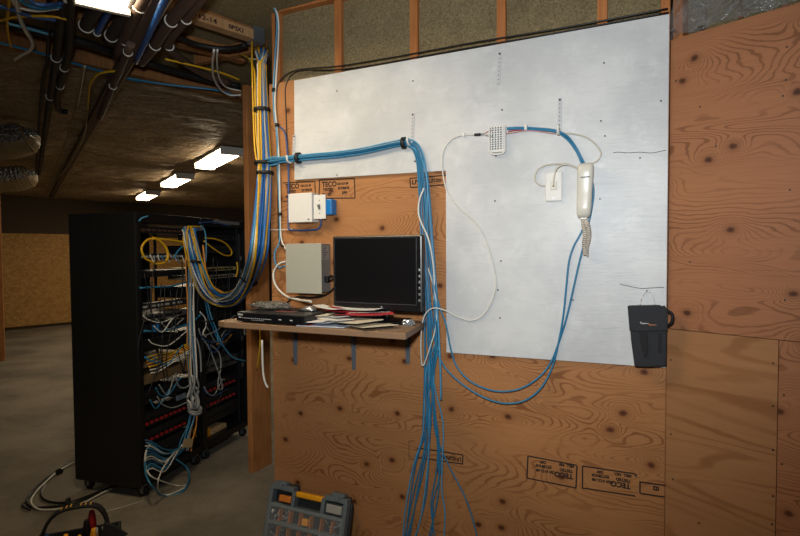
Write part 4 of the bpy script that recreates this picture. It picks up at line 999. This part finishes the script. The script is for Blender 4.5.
# plastic bag behind the router
bm = newbm(); t = bmesh.new(); bmesh.ops.create_icosphere(t, subdivisions=4, radius=1)
for v in t.verts:
    n_ = v.co.copy(); k_ = 1+.35*noise.noise(n_*2.6)+.2*noise.noise(n_*6)
    v.co = V((n_.x*.115*k_, n_.y*.05*k_, max(0.0, .016+n_.z*.019*k_)))
    
merge(bm, t, Frame(RT.p(.115, -.03, .047), RT.ex, RT.ey, UP))
for f in bm.faces: f.smooth = True
def bagm():
    g = N('grey_bag_film'); a = g.noise(g.obj(), 60, 3).outputs[0]; g.bump(a, 1, .02); return g.set(Base_Color=lin('73706a'), Roughness=.25, Alpha=.75)
single('plastic_bag', bm, bagm(), 'crumpled grey clear plastic bag lying on the router', 'bag')
# mouse / silver gadget
bm = newbm(); t = bmesh.new(); bmesh.ops.create_icosphere(t, subdivisions=3, radius=1)
for v in t.verts: v.co = V((v.co.x*.042, v.co.y*.026, max(0, v.co.z*.024*(1-.25*v.co.x))))
MF = Frame(RT.p(-.10, -.03, .046), RT.ex, RT.ey, UP)
T = Thing('computer_mouse', 'small silver and dark mouse on the right of the router', 'mouse', MF.p(0, 0, 0)); merge(bm, t, MF)
for f in bm.faces: f.smooth = True
T.part('shell', bm, M_silver)
bm = newbm(); box(bm, MF, -.04, .04, -.027, .027, .0005, .006, .002); T.part('base', bm, M_blackp)
bm = newbm(); box(bm, Frame(RT.p(-.02, .03, .0465), RT.ex, RT.ey, UP), -.055, .05, -.018, .018, 0, .0012); single('red_leaflet', bm, mat('leaflet_maroon', '6d3a38', .6), 'small dark red printed leaflet on top of the router', 'leaflet')
bm = newbm(); box(bm, SH, 1.34, 1.43, .03, .09, 0, .035, .006); single('power_adapter', bm, M_blackp, 'black power adapter on the shelf between the router and the papers', 'adapter')

# monitor
T = Thing('monitor', 'black flat screen monitor standing on the right of the shelf', 'monitor', WF.p(1.15, ZS, .12))
MO = Frame(WF.p(1.150, ZS, .13), (WF.ex*math.cos(.02)+WF.ez*-math.sin(.02)), UP, (WF.ez*math.cos(.02)+WF.ex*math.sin(.02)))
bm = newbm(); box(bm, MO, -.214, .232, .052, .386, -.035, .0, .006); T.part('housing', bm, M_bezel)
bm = newbm(); box(bm, MO, -.188, .220, .086, .374, .0005, .002); sc_ = T.part('screen', bm, M_screen)
M_trim = mat('bezel_trim', '5c5f63', .3, .6)
bm = newbm()
for bb in ((-.190, -.188, .084, .376), (.220, .222, .084, .376), (-.19, .222, .374, .376), (-.19, .222, .083, .086)): box(bm, MO, *bb, .0005, .003)
T.part('bezel_trim', bm, M_trim, 'thin silver line round the screen')
for i in range(6): bm = newbm(); box(bm, MO, -.207, -.198, .10+i*.026, .110+i*.026, .0005, .003, .001); T.part('button', bm, M_silver)
bm = newbm(); disc(bm, MO.p(-.02, .07, .0005), MO.ez, .003, .001); T.part('badge', bm, M_led)
bm = newbm(); box(bm, MO, -.03, .03, .012, .2, -.07, -.036, .005); T.part('neck', bm, M_blackp)
bm = newbm(); prism(bm, Frame(MO.p(0, 0, 0), MO.ex, MO.ez, UP), [(-.12, -.10), (.12, -.10), (.13, .03), (.1, .07), (-.1, .07), (-.13, .03)], 0.0005, .014, .003); T.part('stand_base', bm, M_bezel)

# papers
def sheet(cx, cy, ang, w, l, z, mat_, label, name='paper', curl=.0, th=.0012, stripe=None):
    z, curl, cx = z*1.45+.0005, curl*1.8, cx+.012
    a = math.radians(ang); fr = Frame(SH.p(cx, cy, 0), SH.ex*math.cos(a)+SH.ey*math.sin(a), -SH.ex*math.sin(a)+SH.ey*math.cos(a), UP)
    b_ = newbm(); t = bmesh.new(); nx = 10; lo = []; hi = []
    for i in range(nx+1):
        x = -l/2+l*i/nx; zz = z+curl*((x/(l/2))**2)
        lo.append([t.verts.new((x, y, zz)) for y in (-w/2, w/2)]); hi.append([t.verts.new((x, y, zz+th)) for y in (-w/2, w/2)])
    for i in range(nx):
        t.faces.new((lo[i][0], lo[i+1][0], lo[i+1][1], lo[i][1])); t.faces.new((hi[i][0], hi[i][1], hi[i+1][1], hi[i+1][0]))
        t.faces.new((lo[i][0], hi[i][0], hi[i+1][0], lo[i+1][0])); t.faces.new((lo[i][1], lo[i+1][1], hi[i+1][1], hi[i][1]))
    t.faces.new((lo[0][0], lo[0][1], hi[0][1], hi[0][0])); t.faces.new((lo[-1][0], hi[-1][0], hi[-1][1], lo[-1][1]))
    merge(b_, t, fr)
    if stripe is None: single(name, b_, mat_, label, 'paper', 'papers piled on the shelf')
    else:
        T = Thing(name, label, 'paper', fr.p(0, 0, z), 'papers piled on the shelf'); s_ = T.part('sheet', b_, mat_)
        for (x0, x1, y0, y1, mm) in stripe:
            bb = newbm(); box(bb, fr, x0, x1, y0, y1, z+th+.0002+curl*max((2*x0/l)**2, (2*x1/l)**2), z+th+.0006+curl*max((2*x0/l)**2, (2*x1/l)**2)); T.part('print', bb, mm, None, s_)
sheet(1.30, .30, 6, .12, .22, .001, M_pblue, 'bluish glossy leaflet at the bottom of the paper pile', 'leaflet', .0, .003, [(-.1, -.05, -.05, .0, M_pdark), (.05, .1, -.01, .05, M_red)])
sheet(1.34, .28, -12, .10, .20, .008, M_pblue, 'second bluish leaflet low in the paper pile', 'leaflet', .004, .002)
sheet(1.13, .24, -38, .16, .26, .004, M_cream, 'large cream paper at the right end of the pile', 'paper', .004, .002)
sheet(1.22, .25, -20, .15, .28, .014, M_cream, 'long cream booklet slanting across the paper pile', 'booklet', .003, .004)
sheet(1.32, .22, -25, .09, .24, .022, M_paper, 'white envelope across the left of the paper pile', 'envelope', .004, .002)
sheet(1.20, .19, 18, .12, .22, .026, M_pdark, 'dark brochure near the top of the paper pile', 'brochure', .002, .002, [(-.10, .10, .03, .055, M_red)])
sheet(1.13, .22, 32, .07, .20, .031, M_red, 'red brochure slanting at the right of the paper pile', 'brochure', .003, .002, [(-.09, .09, -.033, -.022, M_paper)])
sheet(1.30, .15, -14, .10, .16, .032, M_red, 'red and dark brochure at the back left of the paper pile', 'brochure', .002, .003, [(-.07, .01, -.04, .0, M_pdark)])
sheet(1.24, .13, -4, .14, .26, .040, M_paper, 'white sheet on top at the back of the paper pile', 'paper', .003, .0015)
sheet(1.35, .19, -30, .06, .22, .042, M_paper, 'narrow white strip of paper on top at the left of the pile', 'paper', .003, .0015, [(-.09, .02, -.025, .0, M_red)])
sheet(1.37, .31, 3, .10, .18, .012, M_paper, 'white letter at the front left of the paper pile', 'paper', .003, .002, [(.03, .08, -.02, .02, M_red)])
sheet(1.28, .27, -32, .08, .22, .018, M_paper, 'narrow white paper slanting across the middle of the pile', 'paper', .003, .002)
sheet(1.39, .25, 12, .09, .16, .024, M_cream, 'small cream note at the left end of the paper pile', 'paper', .003, .002)
# clear sleeve and bright crinkled wrapper
bm = newbm(); box(bm, SH, .965, 1.06, .19, .33, .0, .003, .001); single('clear_sleeve', bm, M_clear, 'clear plastic sleeve lying at the right front corner of the shelf', 'plastic sleeve')
bm = newbm(); t = bmesh.new(); bmesh.ops.create_icosphere(t, subdivisions=3, radius=1)
for v in t.verts:
    k_ = 1+.6*noise.noise(v.co*5); v.co = V((v.co.x*.028*k_, v.co.y*.018*k_, max(0, .012+v.co.z*.014*k_)))
merge(bm, t, Frame(SH.p(.985, .17, 0), SH.ex, SH.ey, UP)); single('plastic_wrapper', bm, mat('shiny_wrapper', 'aab0b4', .12, .6), 'small shiny crumpled wrapper at the lower right corner of the monitor', 'wrapper')

# ================================================================== POUCH
T = Thing('fabric_pouch', 'black fabric tool pouch hanging over the corner of the white panel', 'pouch', WF.p(.06, 1.11, .05))
def pl_(px): return [WF.ab(x, y, .05) for x, y in px]
o = pl_([(628, 306), (660, 305.5), (667, 309), (667, 330), (666.5, 366), (650, 367), (634.5, 366.5), (631, 340)])
bm = newbm(); prism(bm, WF, o, .017, .058, .006); T.part('body', bm, M_cloth)
o = pl_([(627.5, 305.5), (640, 305), (660, 305), (667, 308), (667.3, 330), (640, 331), (629.5, 330)])
bm = newbm(); prism(bm, WF, o, .0585, .066, .003); fl = T.part('flap', bm, M_cloth)
bm = newbm(); prism(bm, WF, pl_([(639, 332), (647, 332), (648, 352), (645, 358), (642, 350)]), .0585, .064, .002); T.part('strap', bm, M_clothd)
bm = newbm(); prism(bm, WF, pl_([(658, 333), (661, 333), (661, 352), (658, 352)]), .0585, .062, .001); T.part('strap', bm, M_clothd)
bm = newbm(); tube(bm, [WF.p(*pl_([(663, 306)])[0], .05), RF.p(.02, 1.325, .05), RF.p(.035, 1.318, .05), RF.p(.042, 1.305, .05), RF.p(.036, 1.28, .045), RF.p(.012, 1.262, .03)], .0055, 8, 6); T.part('loop', bm, M_clothd)
bm = newbm(); tube(bm, [W(640, 305, .03), W(643, 296, .022), W(648, 291.5, .018), W(653, 296, .022), W(655, 305, .03)], .0012, 6, 6); T.part('wire_hanger', bm, M_silver, 'bright wire hanger')
LOGO = [(0, .006), (.001, .011), (.003, .004), (.006, .003), (.007, .007), (.010, .003), (.013, .007), (.015, .003), (.018, .007), (.020, .004), (.023, .006), (.027, .004)]
bm = newbm(); a, b = WF.ab(640.3, 324.6, .066); tube(bm, [WF.p(a-x, b+y, .0668) for x, y in LOGO], .0011, 5, 3); T.part('logo', bm, M_led, 'white half of the small logo', fl)
bm = newbm(); a, b = WF.ab(648.5, 325.8, .066); tube(bm, [WF.p(a-x, b+y-.001, .0668) for x, y in LOGO], .0011, 5, 3); T.part('logo', bm, mat('logo_orange', 'c07a4a', .5), 'orange half of the small logo', fl)

# ================================================================== ORGANISER CASE leaning on the wall
CB0 = WF.p(1.553, 0, .16); lean = math.atan2(.12, .40)
CU = (UP*math.cos(lean)-WF.ez*math.sin(lean)); CN = (WF.ez*math.cos(lean)+UP*math.sin(lean))
CS = Frame(CB0, -WF.ex, CU, CN)   # a to the right, b up, c out
T = Thing('organiser_case', 'grey parts organiser case with clear lid and yellow handle leaning on the plywood', 'tool case', CB0)
HW, HH = .230, .395
bm = newbm(); prism(bm, CS, [(-HW+.03, .0), (HW-.03, 0), (HW, .03), (HW, HH-.05), (HW-.02, HH-.01), (HW-.12, HH-.005), (HW-.135, HH-.045), (-HW+.155, HH-.045), (-HW+.14, HH-.005), (-HW+.02, HH-.01), (-HW, HH-.05), (-HW, .03)], -.012, .012, .003); T.part('base', bm, M_cased)
def bar(*bb): 
    b_ = newbm(); box(b_, CS, *bb, .003); return b_
bm = newbm()
for bb in ((-HW+.004, -HW+.026, .03, HH-.03), (HW-.03, HW-.008, .03, HH-.03), (-HW+.02, HW-.02, .01, .03), (-HW+.01, -HW+.145, HH-.035, HH-.012), (HW-.135, HW-.01, HH-.035, HH-.012), (-HW+.02, HW-.02, HH-.115, HH-.098), (-HW+.02, HW-.02, HH-.195, HH-.178), (-HW+.02, HW-.02, HH-.275, HH-.258), (-HW+.02, HW-.02, HH-.355, HH-.338), (-HW+.14, -HW+.16, HH-.1, HH-.03), (HW-.15, HW-.13, HH-.1, HH-.03)): box(bm, CS, *bb, .0125, .05, .003)
T.part('lid_frame', bm, M_case)
bm = newbm(); box(bm, CS, -HW+.02, HW-.02, .02, HH-.1, .051, .053); T.part('clear_lid', bm, M_clear)
bm = newbm(); box(bm, CS, -.072, .082, HH-.052, HH-.026, .015, .046, .008); T.part('handle', bm, M_yel, 'yellow handle')
for a in (-.165, .165): bm = newbm(); box(bm, CS, a-.035, a+.035, HH-.012, HH+.006, .013, .05, .004); box(bm, CS, a-.012, a+.012, HH-.03, HH-.002, .0505, .056, .003); T.part('latch', bm, M_case)
bm = newbm()
for r_ in range(1, 4):
    for i in range(1, 7):
        a = -HW+.02+i*(2*HW-.04)/7; box(bm, CS, a-.002, a+.002, HH-.1-.08*r_+.004, HH-.1-.08*(r_-1)-.02, .0125, .046)
T.part('divider', bm, M_ora, 'orange brown compartment dividers')
random.seed(21)
def loose(nm, mt, lb, a0, a1, b0, b1, kind='box'):
    b_ = newbm()
    if kind == 'box': box(b_, CS, a0, a1, b0, b1, .013, .04, .004)
    else:
        for i in range(10):
            p_ = CS.p(rnd(a0, a1), rnd(b0, b1), rnd(.016, .04)); d_ = V((rnd(-1, 1), rnd(-1, 1), rnd(-1, 1))).normalized()
            cyl(b_, p_, p_+d_*.022, .0035, 6); cyl(b_, p_, p_+d_*.004, .006, 6)
    o = single(nm, b_, mt, lb, 'hardware', 'parts inside the organiser case')
    if kind != 'box': o['kind'] = 'stuff'
loose('orange_block', M_ora, 'orange block at the upper left inside the organiser case', -.17, -.10, HH-.088, HH-.058)
loose('yellow_block', M_yel, 'small yellow block in the middle of the second row of the organiser case', -.02, .015, HH-.172, HH-.14)
loose('metal_bracket', mat('bag_pale', '9a978e', .4), 'pale bagged hardware at the upper right inside the organiser case', .105, .19, HH-.09, HH-.05)
loose('screws', M_silver, 'loose silver screws at the left of the second row in the organiser case', -.2, -.16, HH-.17, HH-.13, 's')
loose('screws', M_silver, 'loose silver screws in the second compartment of the second row in the case', -.135, -.105, HH-.17, HH-.125, 's')
loose('screws', M_steel, 'loose grey screws in the third row at the left of the organiser case', -.2, -.11, HH-.25, HH-.205, 's')
loose('screws', M_silver, 'loose screws at the right end of the second row in the organiser case', .12, .19, HH-.17, HH-.13, 's')

# ================================================================== TOOL BAG on the floor
TB = Frame(F(78, 592), V((.93, .37, 0)), V((-.37, .93, 0)), UP)
T = Thing('tool_bag', 'black open tool bag with a stitched arched handle on the concrete floor', 'tool bag', TB.O)
bm = newbm(); box(bm, TB, -.17, .17, -.10, .10, .001, .02, .006); T.part('bottom', bm, M_clothd)
bm = newbm()
for bb in ((-.17, .17, -.10, -.09), (-.17, .17, .09, .10), (-.17, -.16, -.09, .09), (.16, .17, -.09, .09)): box(bm, TB, *bb, .02, .25, .003)
T.part('wall_panel', bm, M_cloth)
bm = newbm(); prism(bm, Frame(TB.p(0, 0, 0), TB.ex, UP, TB.ey), [(.10, .24), (.17, .22), (.215, .255), (.165, .30), (.12, .33)], -.06, -.05, .002); T.part('flap', bm, M_cloth)
bm = newbm()
for k_ in (-.012, -.004, .004, .012): tube(bm, [TB.p(-.155, k_, .2), TB.p(-.135, k_, .28), TB.p(-.105, k_, .35), TB.p(-.06, k_, .388), TB.p(.0, k_, .397), (TB.p(.07, k_, .39)), TB.p(.105, k_, .36), TB.p(.125, k_, .30), TB.p(.13, k_, .2)], .0075, 8, 6)
hd = T.part('handle', bm, M_clothd)
for a, z in ((-.055, .396), (-.035, .4015), (-.018, .4035), (.022, .4035), (.04, .4015), (.06, .3985)):
    bm = newbm(); box(bm, TB, a-.003, a+.003, -.014, .014, z-.001, z+.003, .001); T.part('stitch', bm, mat('stitch_yellow', 'c79a3c', .5), 'yellow stitching', hd)
for i in range(4): bm = newbm(); box(bm, TB, -.165+.04*0, -.161, -.12+i*.04+.03, -.1+i*.04+.03, .26, .275, .001); T.part('stitch', bm, mat('stitch_yellow', 'c79a3c', .5), 'yellow stitching', hd)
def driver(a, b, zt, mt, lb, l=.09, r=.013):
    zt += .022
    TT = Thing('screwdriver', lb, 'screwdriver', TB.p(a, b, .03), 'tools standing in the bag')
    b_ = newbm(); tube(b_, [TB.p(a, b, zt-l), TB.p(a, b, zt-l*.7), TB.p(a, b, zt-l*.3), TB.p(a, b, zt)], lambda s: r*(.75+.35*math.sin(s*math.pi*1.1)), 10, 4); TT.part('grip', b_, mt)
    b_ = newbm(); cyl(b_, TB.p(a, b, .03), TB.p(a, b, zt-l), .0035, 8); TT.part('shaft', b_, M_steel)
driver(-.035, -.03, .268, M_yel, 'yellow gripped screwdriver nearest the bag handle\'s left foot')
driver(.02, -.05, .262, M_yel, 'yellow gripped screwdriver in the middle of the tool bag')
driver(.075, -.03, .272, M_yel, 'yellow gripped screwdriver right of the red one in the tool bag', .09, .017)
driver(.06, .02, .335, M_red, 'tall red gripped screwdriver in the tool bag', .10, .016)
driver(.04, .01, .30, M_blackp, 'black gripped screwdriver left of the red one in the tool bag', .10, .016)
driver(-.12, .0, .27, M_bluep, 'dark blue gripped screwdriver at the left end of the tool bag', .09, .018)
T = Thing('pliers', 'grey pliers standing at the right of the tool bag', 'pliers', TB.p(.11, -.02, .03))
for s in (-1, 1): bm = newbm(); tube(bm, [TB.p(.105+s*.012, -.04, .05), TB.p(.105+s*.022, -.04, .18), TB.p(.10+s*.012, -.04, .30)], .0055, 8, 4); T.part('handle', bm, M_tool)

# ================================================================== FLOOR CABLES
cl = [((76, 460), (62, 467), (50, 475), (38, 485), (29, 495), (27, 503), (33, 507.5), (48, 507), (64, 505), (80, 501), (95, 495), (107, 489), (118, 486)),
      ((79, 458), (66, 465), (54, 474), (45, 482), (41, 492), (44, 499), (55, 502.5), (68, 502), (80, 499), (98, 492), (112, 487)),
      ((77, 461), (60, 470), (48, 480), (36, 492), (31, 502), (38, 509), (54, 509.5), (70, 507), (84, 502.5), (100, 494), (112, 488.5)),
      ((78, 459), (64, 467), (52, 476), (44, 487), (42, 496), (50, 501), (64, 503), (76, 502)),
      ((77, 459.5), (57, 471), (40, 486), (25, 501), (23, 506), (30, 510))]
for i, (pts, mt, lb, r) in enumerate(zip(cl, (CK, CK, CW, CG, CK), ('black cable of the floor coil, main outer bend left of the racks', 'black cable forming the tight inner bend of the floor coil', 'white cable lying in the floor coil left of the racks', 'grey cable inside the floor coil left of the racks', 'black cable ending loose at the far left of the floor coil'), (.0075, .0065, .006, .005, .006))):
    wire([F(x, y, r+.004*(i % 3)) for x, y in pts], r, mt, lb, group='cables coiled on the floor')
tie(F(68, 503, .015), (1, .3, 0), .03, 'black tie round the floor coil left of the racks')
tie(F(59, 472, .015), (1, -.6, 0), .024, 'black tie on the upper bend of the floor coil')
wire([F(97, 514, .002), F(120, 507.5, .002), F(144, 500.5, .002)], .0018, CW, 'thin pale string lying straight on the floor at the rack corner', 'string', 'string')

# ================================================================== LIGHT
w = bpy.data.worlds.new('world'); sc.world = w; w.use_nodes = True
w.node_tree.nodes['Background'].inputs[0].default_value = (.75, .66, .55, 1); w.node_tree.nodes['Background'].inputs[1].default_value = .05
def aim(o, loc, target):
    o.location = ROT @ V(loc); o.rotation_euler = (ROT @ (V(target)-V(loc))).to_track_quat('-Z', 'Y').to_euler()
l = bpy.data.lights.new('flash', 'SPOT'); l.energy = 166; l.color = (.93, .97, 1); l.spot_size = math.radians(101); l.spot_blend = 1.0; l.shadow_soft_size = .07
o = bpy.data.objects.new('flash', l); col.objects.link(o); aim(o, (-.08, -.02, 1.80), W(455, 165))
sc.view_settings.view_transform = 'Standard'; sc.view_settings.look = 'None'; sc.view_settings.gamma = 1; sc.view_settings.use_curve_mapping = False
sc.view_settings.exposure = 0.0
